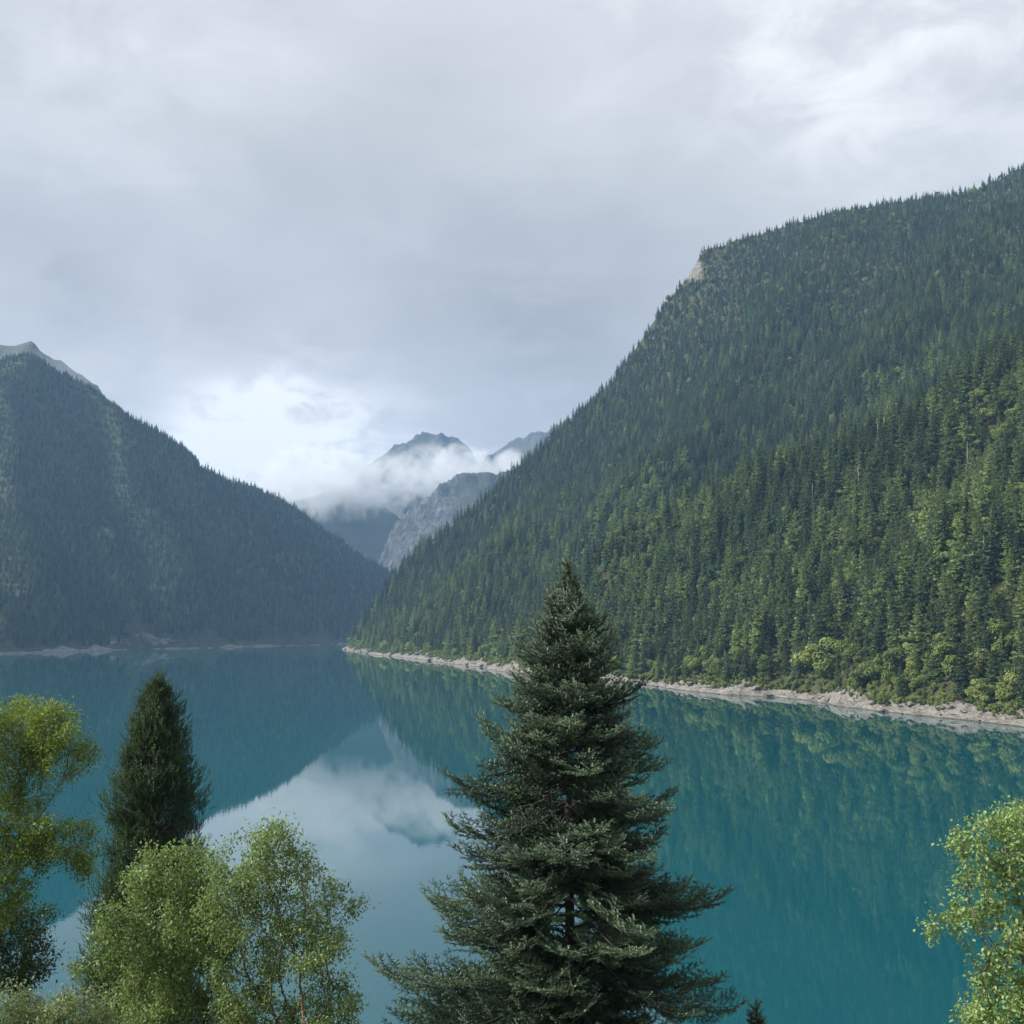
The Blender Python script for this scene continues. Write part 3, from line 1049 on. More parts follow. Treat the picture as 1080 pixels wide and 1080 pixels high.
P, px, py, dep, ds, kind, hgt = [a[keep] for a in (P, px, py, dep, ds, kind, hgt)]
P = np.concatenate([P, big[:, :3]])
bpx, bpy_, bdep = project(big[:, :3])
px, py, dep = np.concatenate([px, bpx]), np.concatenate([py, bpy_]), np.concatenate([dep, bdep])
ds = np.concatenate([ds, np.full(len(big), 30.0)])
big[:, 3] *= 1.25
kind = np.concatenate([kind, 8 + np.arange(len(big)) % 3])
hgt = np.concatenate([hgt, big[:, 3]])
size = hgt / np.array(VH)[kind]
rot = g.uniform(0, 6.283, len(P))
P[:, 2] = np.maximum(P[:, 2], strip_height(P[:, 0], P[:, 1], right_strip)) - 0.3

# which trees show: paint simple silhouettes far to near and count pixels left
idbuf = np.full((1080, 1080), -1, np.int32)
tx, ty, td = project(P + np.stack([0 * hgt, 0 * hgt, hgt], 1))
for i in np.argsort(-dep):
    y0, y1 = ty[i], py[i]
    if y1 < 0 or y0 > 1079 or px[i] < -20 or px[i] > 1100:
        continue
    H = y1 - y0
    wr = 0.14 * H if kind[i] < 8 else 0.42 * H
    for yy in range(max(0, int(y0)), min(1079, int(y1)) + 1):
        f = (yy - y0) / H if kind[i] < 8 else math.sqrt(max(0, 1 - (2 * (yy - y0) / H - 1) ** 2))
        a = max(0, int(px[i] - wr * f)); b = min(1080, int(px[i] + wr * f) + 1)
        if b > a:
            idbuf[yy, a:b] = i
# the fir stands in front of part of the slope
for yy in range(597, 1080):
    hw = (yy - 597) * 0.42
    idbuf[yy, max(0, int(597 - hw)):int(597 + hw)] = -1
cnt = np.bincount(idbuf[idbuf >= 0], minlength=len(P))
conif = np.where(kind < 8)[0]
conif = conif[np.argsort(-cnt[conif])][:300]
broad = np.where(kind >= 8)[0]
broad = broad[np.argsort(-cnt[broad])][:60]
solo = np.concatenate([conif, broad])
print('right trees', len(P), 'smallest solo px', cnt[conif].min(), cnt[broad].min())
LAB = {'spruce_tree': ('dark green spruce in the front rows of forest just above the pale rocky shore', 'conifer', 'dark spruces above the rocky shore'),
       'pale_conifer': ('light olive-green conifer among dark spruces just above the pale rocky shore', 'conifer', 'light conifers above the rocky shore'),
       'broadleaf_tree': ('low rounded leafy tree among conifers at the foot of the wooded mountainside', 'broadleaf tree', 'broadleaf trees at the foot of the mountainside')}
made = {}
for i in solo:
    k = int(kind[i])
    if k not in made:
        o = put(VARIANTS[k].name.split('.')[0], VARIANTS[k])
        made[k] = o
    else:
        o = made[k].copy()
        COL.objects.link(o)
    o.location = tuple(P[i])
    o.rotation_euler = (g.normal(0, 0.02), g.normal(0, 0.02), rot[i])
    o.scale = (size[i] * g.uniform(0.85, 1.2),) * 2 + (size[i],)
    la, ca, gr = LAB[o.name.split('.')[0]]
    tag(o, la, ca, gr)
protos = []
for k in range(len(VARIANTS)):
    if k not in made:
        made[k] = next(iter(made.values()))
    protos.append(made[k])
rest = np.ones(len(P), bool)
rest[solo] = False
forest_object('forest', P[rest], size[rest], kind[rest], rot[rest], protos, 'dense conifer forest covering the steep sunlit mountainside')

# undergrowth between the rock and the trees
P, px, py, dep, ds, slope = scatter(right_hill, 2.0, (250, 1300), seed=4, dmin_shore=7.5, rock_thr=2.0, zmin=-8.0)
k = (ds < 34) & (g.random(len(P)) < np.clip(1.5 - (ds - 8) / 22, 0.2, 0.95) * np.clip(0.80 + 0.7 * fbm(P[:, 0] / 18, P[:, 1] / 18, 15, 3), 0, 1))
P = P[k]
P[:, 2] = np.maximum(P[:, 2], strip_height(P[:, 0], P[:, 1], right_strip))
forest_object('undergrowth', P - np.array([0, 0, 0.3]), g.uniform(1.0, 4.2, len(P)) * (0.8 + 0.4 * g.random(len(P))) / 11.0, 8 + g.integers(0, 3, len(P)), g.uniform(0, 6.283, len(P)), protos, 'low bushy undergrowth between the pale rock shore and the conifers')
# left mountain
P, px, py, dep, ds, slope = scatter(left_hill, 7.0, (-130, 560), seed=2, dmin_shore=14, rock_thr=0.60)
patch = fbm(P[:, 0] / 110, P[:, 1] / 110, 97, 4)
kind = np.where(g.random(len(P)) < np.clip(0.03 + 0.35 * np.clip(patch, 0, 1), 0, 0.4), 5 + g.integers(0, 3, len(P)), g.integers(0, 5, len(P)))
hgt = np.clip(g.normal(18, 4.5, len(P)), 8, 30) * (1 - 0.40 * np.clip(P[:, 2] / 700, 0, 1))
forest_object('forest', P - np.array([0, 0, 0.4]), hgt / 22.0, kind, g.uniform(0, 6.283, len(P)), protos, 'hazy conifer forest on the shaded mountain across the lake')
print('left trees', len(P))

# dead standing trunks on the right mountainside
def snag_mesh(seed):
    g2 = np.random.default_rng(seed)
    z = np.linspace(0, 1, 6)
    c = np.stack([0.01 * np.sin(z * 6 + seed), 0.012 * np.cos(z * 5), z], 1)
    r = 0.016 * (1 - z) + 0.003
    A = [c[:-1]]; B = [c[1:]]; ra = [r[:-1]]; rb_ = [r[1:]]
    n = 22
    zz = g2.uniform(0.3, 0.96, n); a = g2.uniform(0, 6.28, n); le = 0.09 * (1.1 - zz) * g2.uniform(0.4, 1.3, n)
    a0 = np.stack([0 * zz, 0 * zz, zz], 1)
    A.append(a0); B.append(a0 + np.stack([np.cos(a) * le, np.sin(a) * le, -0.15 * le], 1)); ra.append(np.full(n, 0.004)); rb_.append(np.full(n, 0.001))
    V, F = tubes(np.concatenate(A), np.concatenate(B), np.concatenate(ra), np.concatenate(rb_), 6)
    return make_mesh('dead_tree', V * 20, [F], [m_snag])


snag0 = None
for k, (qx, qy) in enumerate([(851, 478), (926, 470), (906, 528), (872, 400), (806, 485), (930, 362), (990, 560), (745, 470), (1022, 505), (858, 548), (700, 560), (1040, 620)]):
    h = right_hill.hit(qx, qy)
    if h is None:
        continue
    if snag0 is None:
        o = snag0 = put('dead_tree', snag_mesh(4))
    else:
        o = snag0.copy()
        COL.objects.link(o)
    o.location = (h[0], h[1], h[2] - 0.5)
    s = g.uniform(1.0, 1.35)
    o.scale = (s, s, s)
    o.rotation_euler = (0, 0, g.uniform(0, 6.28))
    tag(o, 'bare grey dead tree trunk standing among the dark conifers of the mountainside', 'dead tree', 'dead trunks on the mountainside')

# boulders on the right shore
import bmesh


def boulder_mesh(seed):
    g2 = np.random.default_rng(seed)
    bm = bmesh.new()
    bmesh.ops.create_icosphere(bm, subdivisions=3, radius=1.0)
    pl = g2.normal(0, 1, (12, 3)); pl /= np.linalg.norm(pl, axis=1)[:, None]
    off = g2.uniform(0.55, 0.9, 12)
    for v in bm.verts:
        p = np.array(v.co)
        for n_, d_ in zip(pl, off):
            q = p @ n_
            if q > d_:
                p = p - n_ * (q - d_) * 0.92
        p = p * (1 + 0.06 * float(vnoise(p[0] * 3 + seed, p[1] * 3 + p[2] * 2, seed)))
        v.co = p * np.array([1.2, 0.95, 0.7])
    me = bpy.data.meshes.new('boulder')
    bm.to_mesh(me)
    bm.free()
    at_ = me.attributes.new('grass', 'FLOAT', 'POINT')
    me.materials.append(m_rock)
    return me


bmeshes = [boulder_mesh(s) for s in (1, 2, 3, 4)]
dg = None
idx = [i for i in range(len(rP)) if 0 < project(np.array([[rP[i, 0], rP[i, 1], 0]]))[0][0] < 1080 and not 520 < project(np.array([[rP[i, 0], rP[i, 1], 0]]))[0][0] < 655]
boulder0 = {}
for k in range(95):
    i = idx[int(g.integers(0, len(idx)))]
    off = g.uniform(-0.5, 9)
    r = (0.4 + 1.5 * g.random() ** 2.5) * (1 + np.linalg.norm(rP[i]) / 1500)
    q = rP[i] + rN[i] * off
    b = k % 4
    if b not in boulder0:
        o = boulder0[b] = put('boulder', bmeshes[b])
    else:
        o = boulder0[b].copy()
        COL.objects.link(o)
    o.location = (q[0], q[1], max(0.0, float(strip_height(q[:1], q[1:], right_strip)[0])) + 0.25 * r)
    o.scale = (r, r, r)
    o.rotation_euler = (g.uniform(-0.3, 0.3), g.uniform(-0.3, 0.3), g.uniform(0, 6.28))
    tag(o, 'pale grey boulder lying on the bleached rock shore below the wooded mountainside', 'boulder', 'pale boulders along the rocky shore')


# bleached driftwood stranded on the rock
def log_mesh(seed):
    g2 = np.random.default_rng(seed)
    z = np.linspace(0, 1, 8)
    c = np.stack([0.02 * np.sin(z * 5 + seed), 0.015 * np.cos(z * 7), z], 1)
    r = 0.034 * (1 - 0.7 * z)
    A = [c[:-1]]; B = [c[1:]]; ra = [r[:-1]]; rb_ = [r[1:]]
    zz = g2.uniform(0.35, 0.95, 5); a = g2.uniform(0, 6.28, 5)
    p0 = np.stack([0 * zz, 0 * zz, zz], 1)
    A.append(p0); B.append(p0 + np.stack([np.cos(a) * 0.13, np.sin(a) * 0.13, 0 * a + 0.07], 1)); ra.append(np.full(5, 0.012)); rb_.append(np.full(5, 0.003))
    a = np.arange(5) / 5 * 6.283
    p0 = np.zeros((5, 3))
    A.append(p0); B.append(np.stack([np.cos(a) * 0.09, np.sin(a) * 0.09, 0 * a - 0.03], 1)); ra.append(np.full(5, 0.022)); rb_.append(np.full(5, 0.004))
    V, F = tubes(np.concatenate(A), np.concatenate(B), np.concatenate(ra), np.concatenate(rb_), 7)
    return make_mesh('driftwood_log', V, [F], [m_snag], smooth=True)


log0 = None
for k in range(16):
    i = idx[int(len(idx) * (0.03 + 0.9 * (k / 16.0) ** 1.6) + g.integers(0, 6)) % len(idx)]
    off = g.uniform(2.0, 8.0)
    q = rP[i] + rN[i] * off
    if log0 is None:
        o = log0 = put('driftwood_log', log_mesh(5))
    else:
        o = log0.copy()
        COL.objects.link(o)
    L_ = g.uniform(5, 11)
    o.scale = (L_, L_, L_)
    o.location = (q[0], q[1], max(0.2, float(strip_height(q[:1], q[1:], right_strip)[0])) + 0.35)
    td_ = Vector((rN[i][0] * g.uniform(-0.5, 0.5) + rN[i][1], rN[i][1] * 0.3 - rN[i][0] * g.uniform(0.6, 1.0), g.uniform(-0.05, 0.12)))
    o.rotation_euler = td_.to_track_quat('Z', 'Y').to_euler()
    tag(o, 'bleached driftwood log stranded on the pale rock shore above the waterline', 'driftwood', 'driftwood logs along the rocky shore')


# ------------------------------------------------------------------ near trees
m_bark_fir = bark_material('fir_bark', (0.075, 0.060, 0.048), (0.17, 0.15, 0.13))
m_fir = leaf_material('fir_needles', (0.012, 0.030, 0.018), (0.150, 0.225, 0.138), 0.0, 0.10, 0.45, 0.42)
m_juniper = leaf_material('juniper_sprays', (0.018, 0.044, 0.022), (0.090, 0.145, 0.060), 0.0, 0.15, 0.25)
m_birchleaf = leaf_material('birch_leaves', (0.085, 0.150, 0.045), (0.265, 0.350, 0.150), 0.0, 0.34, 0.35, 0.45)
m_birchbark = bark_material('birch_bark', (0.13, 0.065, 0.048), (0.26, 0.17, 0.13), 14)
m_willow = leaf_material('willow_leaves', (0.065, 0.115, 0.028), (0.29, 0.36, 0.085), 0.0, 0.34, 0.3, 0.5)
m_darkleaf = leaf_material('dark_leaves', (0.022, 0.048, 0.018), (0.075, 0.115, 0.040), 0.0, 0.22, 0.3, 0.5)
m_bushleaf = leaf_material('bush_leaves', (0.115, 0.200, 0.055), (0.33, 0.44, 0.19), 0.0, 0.36, 0.35, 0.45)
m_shrubleaf = leaf_material('grey_shrub_leaves', (0.12, 0.165, 0.08), (0.28, 0.33, 0.18), 0.0, 0.3, 0.3, 0.5)


def ground_at(x, y):
    return float(near_ground(np.array([x]), np.array([y]))[0])


def fir(name, top, prof, seed, label, cat='fir tree', dmax=17.0, dens=1.0):
    g = np.random.default_rng(seed)
    bx, by = top[0], top[1]
    gz = ground_at(bx, by)
    H = top[2] - gz
    root = empty(name, (bx, by, gz))
    tag(root, label, cat)
    # trunk
    z = np.linspace(0, H, 24)
    c = np.stack([0.05 * np.sin(z * 0.7), 0.05 * np.cos(z * 0.5), z], 1)
    c[:, :2] *= (1 - z / H)[:, None]
    r = 0.0125 * (H - z) + 0.008
    Vt, Ft = tubes(c[:-1], c[1:], r[:-1], r[1:], 10)
    woodV, woodF = [(Vt, [Ft], 0, 0.5)], None
    # shoot template: brush of needles along a short twig
    tv, tf = [], []
    nn = 22
    for k in range(nn):
        zb = 0.02 + 0.93 * k / (nn - 1)
        a = (k * 2.4) % 6.283
        # needles crowd the sides and the top of the twig
        sx, sy = math.cos(a), math.sin(a) * 0.75 + 0.28
        ln = 0.30 * (1 - 0.30 * zb) * random.uniform(0.85, 1.15)
        d = np.array([sx * 0.85, sy * 0.85, 0.62]); d /= np.linalg.norm(d)
        sd = np.cross(d, [0, 0, 1]); sd /= np.linalg.norm(sd)
        b = np.array([0, 0, zb]); w = 0.060
        i = len(tv)
        tv += [b, b + d * ln * 0.55 + sd * w, b + d * ln, b + d * ln * 0.55 - sd * w]
        tf.append((i, i + 1, i + 2, i + 3))
    i = len(tv)
    tv += [np.array([0, 0, 0.85]), np.array([0.03, 0.02, 1.0]), np.array([0, 0.0, 1.14]), np.array([-0.03, 0.02, 1.0])]
    tf.append((i, i + 1, i + 2, i + 3))
    T = np.array(tv); TF = [np.array(tf)]
    tz = T[:, 2]
    SO, SA, SU, SL, ST = [], [], [], [], []
    d = 0.10
    while d < min(dmax, H - 1.0):
        R0 = np.interp(d, prof[:, 0], prof[:, 1])
        nb = int(g.integers(5, 8)) if d < 2 else int(g.integers(4, 7))
        a0 = g.uniform(0, 6.28)
        for j in range(nb):
            a = a0 + j / nb * 6.283 + g.normal(0, 0.3)
            lob = 1 + 0.13 * math.sin(3 * a + d * 1.3 + seed) + 0.09 * math.sin(5 * a - d * 2.1)
            L = max(0.16, R0 * lob * (g.uniform(0.50, 1.0) if g.random() < 0.6 else g.uniform(0.92, 1.10)))
            dz = d + g.uniform(-0.16, 0.16)
            ns = max(5, int(L / 0.14))
            s = np.linspace(0, 1, ns + 1)
            e0 = R(52) * math.exp(-d / 1.6) + R(20) - R(24) * min(1, d / 9) + g.normal(0, 0.12)
            el = e0 - R(20) * np.sin(s * math.pi * 0.8) * min(1, d / 4) + R(52) * s ** 2.0 + g.normal(0, 0.10)
            aa = a + g.normal(0, 0.10) * s * 2
            step = L / ns
            dirs = np.stack([np.cos(aa) * np.cos(el), np.sin(aa) * np.cos(el), np.sin(el)], 1)
            pts = np.array([0, 0, H - dz])[None] + np.concatenate([[np.zeros(3)], np.cumsum(dirs[:-1] * step, 0)])
            rr = (0.008 + 0.0055 * L) * (1 - s) + 0.003
            woodV.append((lambda v: (v[0], [v[1]], 0, 0.5))(tubes(pts[:-1], pts[1:], rr[:-1], rr[1:], 5)))
            # secondary twigs in the flat plane of the bough
            start = 0.10 if L < 1.5 else g.uniform(0.10, 0.26)
            q = start * L
            sg = 1
            sp = 0.094 / dens
            roll = g.normal(0, 0.35)
            bt = g.normal(0, 0.19)
            while q < L:
                f = q / L
                k = min(ns - 1, int(f * ns))
                o = pts[k] + (pts[k + 1] - pts[k]) * (f * ns - k)
                ax = dirs[k]
                sd = np.cross(ax, [0, 0, 1.0]); sd /= np.linalg.norm(sd) + 1e-9
                up = np.cross(sd, ax)
                sd, up = sd * math.cos(roll) + up * math.sin(roll), up * math.cos(roll) - sd * math.sin(roll)
                l2 = min(1.0, (0.50 * (L - q) + 0.16)) * g.uniform(0.65, 1.15)
                ang = R(52) + g.normal(0, 0.14)
                t = ax * math.cos(ang) + sd * sg * math.sin(ang) + up * g.normal(0.08, 0.24)
                t /= np.linalg.norm(t)
                m = max(1, int(l2 / 0.12))
                sl = l2 / m
                w = np.arange(m)
                curve = np.array([0, 0, 1.0]) * (0.34 * (w / max(1, m)))[:, None] + ax * (0.25 * w / max(1, m))[:, None]
                base = o + (t[None] * sl) * w[:, None] + curve * sl * w[:, None]
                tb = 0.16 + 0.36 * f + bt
                SO.append(base); SA.append(np.tile(t, (m, 1)) + curve + g.normal(0, 0.06, (m, 3))); SU.append(np.tile(up, (m, 1)))
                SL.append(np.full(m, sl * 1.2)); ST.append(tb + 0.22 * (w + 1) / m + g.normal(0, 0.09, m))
                # tertiary shoots on both sides
                if m > 1:
                    for s2 in (-1, 1):
                        wv = np.arange(1, m)
                        b2 = base[1:]
                        d2 = t * 0.66 + np.cross(t, up) * s2 * 0.75
                        dd = np.tile(d2, (m - 1, 1)) + g.normal(0, 0.14, (m - 1, 3)) + up * 0.10
                        l3 = np.clip((l2 - wv * sl) * 0.55 + 0.06, 0.07, 0.24) * g.uniform(0.8, 1.2, m - 1)
                        SO.append(b2); SA.append(dd); SU.append(np.tile(up, (m - 1, 1))); SL.append(l3)
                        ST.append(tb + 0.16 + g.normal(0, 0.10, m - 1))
                q += sp * g.uniform(0.8, 1.2)
                sg = -sg
            # tip shoot
            SO.append(pts[-1:]); SA.append(dirs[-1:]); SU.append(np.array([[0, 0, 1.0]])); SL.append(np.array([0.16])); ST.append(np.array([0.95]))
        d += 0.105 + 0.013 * min(d, 7)
    # dead grey limbs left bare inside the crown
    for k in range(26):
        dz = g.uniform(5, min(dmax, 13)) if dmax > 6 else 0
        if not dz:
            break
        a = g.uniform(0, 6.283); L = g.uniform(0.8, 2.0)
        s = np.linspace(0, 1, 6)[:, None]
        e = np.array([math.cos(a), math.sin(a), g.uniform(-0.25, 0.2)])
        pts = np.array([0, 0, H - dz]) + e * L * s + np.array([0, 0, -0.25]) * s ** 2 + g.normal(0, 0.03, (6, 3)) * s
        rr = 0.022 * (1 - s[:, 0]) + 0.004
        woodV.append((lambda v: (v[0], [v[1]], 0, 0.5))(tubes(pts[:-1], pts[1:], rr[:-1], rr[1:], 5)))
    # leader
    SO.append(np.array([[0, 0, H - 0.45], [0, 0, H - 0.3], [0, 0, H - 0.15]])); SA.append(np.tile([0, 0, 1.0], (3, 1))); SU.append(np.tile([1.0, 0, 0], (3, 1))); SL.append(np.array([0.18, 0.18, 0.2])); ST.append(np.array([0.8, 0.9, 1.0]))
    O = np.concatenate(SO); A = np.concatenate(SA); U = np.concatenate(SU); L = np.concatenate(SL); Tn = np.concatenate(ST)
    S, Nn, A = frames_from_axis(A, U)
    sc = np.stack([np.clip(L, 0.12, 0.18), np.clip(L, 0.12, 0.18), L], 1)
    V, F = stamp(T, TF, O, S, Nn, A, sc)
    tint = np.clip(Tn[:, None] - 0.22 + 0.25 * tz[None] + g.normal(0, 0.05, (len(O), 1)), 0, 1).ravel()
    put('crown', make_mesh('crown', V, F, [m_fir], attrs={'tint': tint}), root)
    Vw, Fw, mi, _ = merge(woodV)
    put('trunk', make_mesh('trunk', Vw, Fw, [m_bark_fir], mi, smooth=True), root)
    print(name, 'shoots', len(O))
    return root


FY = 27.0
top = at(598, 599, FY)
mpp = FY / 1080.0
prof = np.array([(0, 2), (20, 12), (45, 27), (80, 46), (120, 68), (165, 86), (200, 102), (250, 122), (300, 130), (340, 152), (400, 176), (480, 190), (560, 180), (700, 170)], float) * mpp
fir('fir_tree', top, prof, 3, 'tall dark green fir rising in front of the turquoise lake')
sap = at(797, 1068, 25.0)
fir('fir_sapling', sap, np.array([(0, 0.05), (0.5, 0.28), (1.2, 0.6), (2.5, 0.9), (5, 1.0)]), 12, 'tip of a small fir poking up beside the tall fir', cat='fir sapling', dmax=3.5)


def juniper(name, top, prof, seed, label):
    g = np.random.default_rng(seed)
    bx, by = top[0], top[1]
    gz = ground_at(bx, by)
    H = top[2] - gz
    root = empty(name, (bx, by, gz))
    tag(root, label, 'juniper')
    z = np.linspace(0, H, 24)
    c = np.stack([0.12 * np.sin(z * 0.5), 0.10 * np.cos(z * 0.4), z], 1)
    c[:, :2] *= (1 - z / H)[:, None]
    r = 0.017 * (H - z) + 0.01
    wood = [(lambda v: (v[0], [v[1]], 0, 0.5))(tubes(c[:-1], c[1:], r[:-1], r[1:], 9))]
    SO, SA, SL, ST = [], [], [], []
    n = 1750
    SP = [(0, 0, 0, 1.0), (1.3, -0.3, 1.75, 0.44), (-1.1, -0.5, 2.6, 0.46), (1.6, 0.2, 4.6, 0.50), (-1.6, -0.4, 5.4, 0.52)]   # leading spires of the crown
    for k in range(n):
        d = (k + g.random()) / n
        d = d ** 0.85 * (H - 3.0)
        a = g.uniform(0, 6.283)
        sx, sy, drop_, fat = SP[int(g.choice(len(SP), p=[0.50, 0.15, 0.13, 0.11, 0.11]))]
        if d < drop_:
            sx, sy, drop_, fat = SP[0]
        R0 = np.interp(d - drop_, prof[:, 0], prof[:, 1]) * fat
        lob = 1 + 0.09 * math.sin(2 * a + d * 1.5) + 0.09 * math.sin(4 * a - d * 1.4 + 1) + 0.08 * math.sin(7 * a + d * 2.2)
        nz = float(vnoise(a * 1.6 + 5, d * 0.85, 17))
        if nz < -0.5 and d > 1.5:
            continue
        L = R0 * lob * g.uniform(0.70, 1.04) * (0.90 + 0.34 * nz)
        zt = H - d
        # bough climbs from the trunk below out to the shell
        z0 = max(0.5, zt - L * g.uniform(0.5, 0.9))
        p0 = np.array([0, 0, z0]); p2 = np.array([math.cos(a) * L + sx, math.sin(a) * L + sy, zt + g.normal(0, 0.15)])
        p1 = np.array([math.cos(a) * L * 0.7 + sx * 0.9, math.sin(a) * L * 0.7 + sy * 0.9, z0 + (zt - z0) * 0.35])
        s = np.linspace(0, 1, 6)[:, None]
        pts = p0 * (1 - s) ** 2 + 2 * p1 * s * (1 - s) + p2 * s ** 2
        rr = 0.028 * (1 - s[:, 0]) + 0.004
        wood.append((lambda v: (v[0], [v[1]], 0, 0.5))(tubes(pts[:-1], pts[1:], rr[:-1], rr[1:], 4)))
        m = int(18 + 12 * min(1.0, L))
        f = g.uniform(0.42, 1.0, m) ** 0.7
        ff = f[:, None]
        b = p0 * (1 - ff) ** 2 + 2 * p1 * ff * (1 - ff) + p2 * ff ** 2
        sp = 0.20 * min(1, 0.35 + L)
        b = b + g.normal(0, sp, (m, 3)) * np.array([1, 1, 1.1])
        out = np.array([math.cos(a), math.sin(a), 0])
        ax = out * 0.45 + np.array([0, 0, 1.0]) + g.normal(0, 0.33, (m, 3))
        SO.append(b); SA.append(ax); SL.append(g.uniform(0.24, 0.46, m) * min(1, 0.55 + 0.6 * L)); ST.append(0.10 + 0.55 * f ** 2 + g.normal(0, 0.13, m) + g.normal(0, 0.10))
    SO.append(np.stack([np.zeros(14), np.zeros(14), np.linspace(H - 1.4, H - 0.2, 14)], 1) + g.normal(0, 0.05, (14, 3))); SA.append(np.array([0, 0, 1.0]) + g.normal(0, 0.2, (14, 3))); SL.append(np.full(14, 0.3)); ST.append(np.full(14, 0.6))
    tv, tf = [], []
    for k in range(15):
        zb = 0.05 + 0.058 * k
        a = k * 2.4
        d = np.array([math.cos(a) * 0.55, math.sin(a) * 0.55, 0.9]); d /= np.linalg.norm(d)
        sd = np.cross(d, [0, 0, 1.0]); sd /= np.linalg.norm(sd)
        b = np.array([0, 0, zb]); ln = 0.30 * (1 - 0.5 * zb)
        i = len(tv)
        tv += [b, b + d * ln * 0.5 + sd * 0.042, b + d * ln, b + d * ln * 0.5 - sd * 0.042]
        tf.append((i, i + 1, i + 2, i + 3))
    T = np.array(tv)
    O = np.concatenate(SO); A = np.concatenate(SA); L = np.concatenate(SL); Tn = np.concatenate(ST)
    S, Nn, A = frames_from_axis(A, g.normal(0, 1, A.shape))
    V, F = stamp(T, [np.array(tf)], O, S, Nn, A, L)
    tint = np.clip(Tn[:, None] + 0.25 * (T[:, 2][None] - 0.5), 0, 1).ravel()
    put('crown', make_mesh('crown', V, F, [m_juniper], attrs={'tint': tint}), root)
    Vw, Fw, mi, _ = merge(wood)
    put('trunk', make_mesh('trunk', Vw, Fw, [m_bark_fir], mi, smooth=True), root)
    print(name, 'sprays', len(O))
    return root


JY = 42.0
top = at(167, 716, JY)
prof = np.array([(0, 1), (15, 10), (35, 20), (55, 28), (85, 36), (120, 41), (150, 43), (175, 47), (205, 50), (250, 48), (330, 48), (600, 50)], float) * JY / 1080
juniper('juniper_tree', top, prof, 6, 'dense dark spire-shaped juniper standing before the lake behind pale birch')


def colonize(start, att, step, infl, kill, g, maxit=260):
    nodes = [np.array(start, float)]
    par = [-1]
    att = att.copy()
    near = np.zeros(len(att), int)
    dist = np.linalg.norm(att - nodes[0], axis=1)
    for it in range(maxit):
        if not len(att):
            break
        act = dist < infl
        if not act.any():
            act = dist < dist.min() * 1.15 + 1e-3
        idx = near[act]
        arr = np.array(nodes)
        v = att[act] - arr[idx]
        v /= np.linalg.norm(v, axis=1)[:, None] + 1e-9
        un, inv = np.unique(idx, return_inverse=True)
        s = np.zeros((len(un), 3))
        np.add.at(s, inv, v)
        s /= np.linalg.norm(s, axis=1)[:, None] + 1e-9
        s = s + g.normal(0, 0.16, s.shape)
        s /= np.linalg.norm(s, axis=1)[:, None]
        new = arr[un] + s * step
        okk = [np.min(((arr - q) ** 2).sum(1)) > (0.35 * step) ** 2 for q in new]
        if not any(okk):
            att = att[~act] if act.any() else att[1:]
            near, dist = near[~act], dist[~act]
            continue
        for q, p_, k in zip(new, un, okk):
            if not k:
                continue
            nodes.append(q); par.append(int(p_))
            dn = np.linalg.norm(att - q, axis=1)
            cl = dn < dist
            dist = np.where(cl, dn, dist)
            near = np.where(cl, len(nodes) - 1, near)
        keep = dist > kill
        att, near, dist = att[keep], near[keep], dist[keep]
    return np.array(nodes), np.array(par)


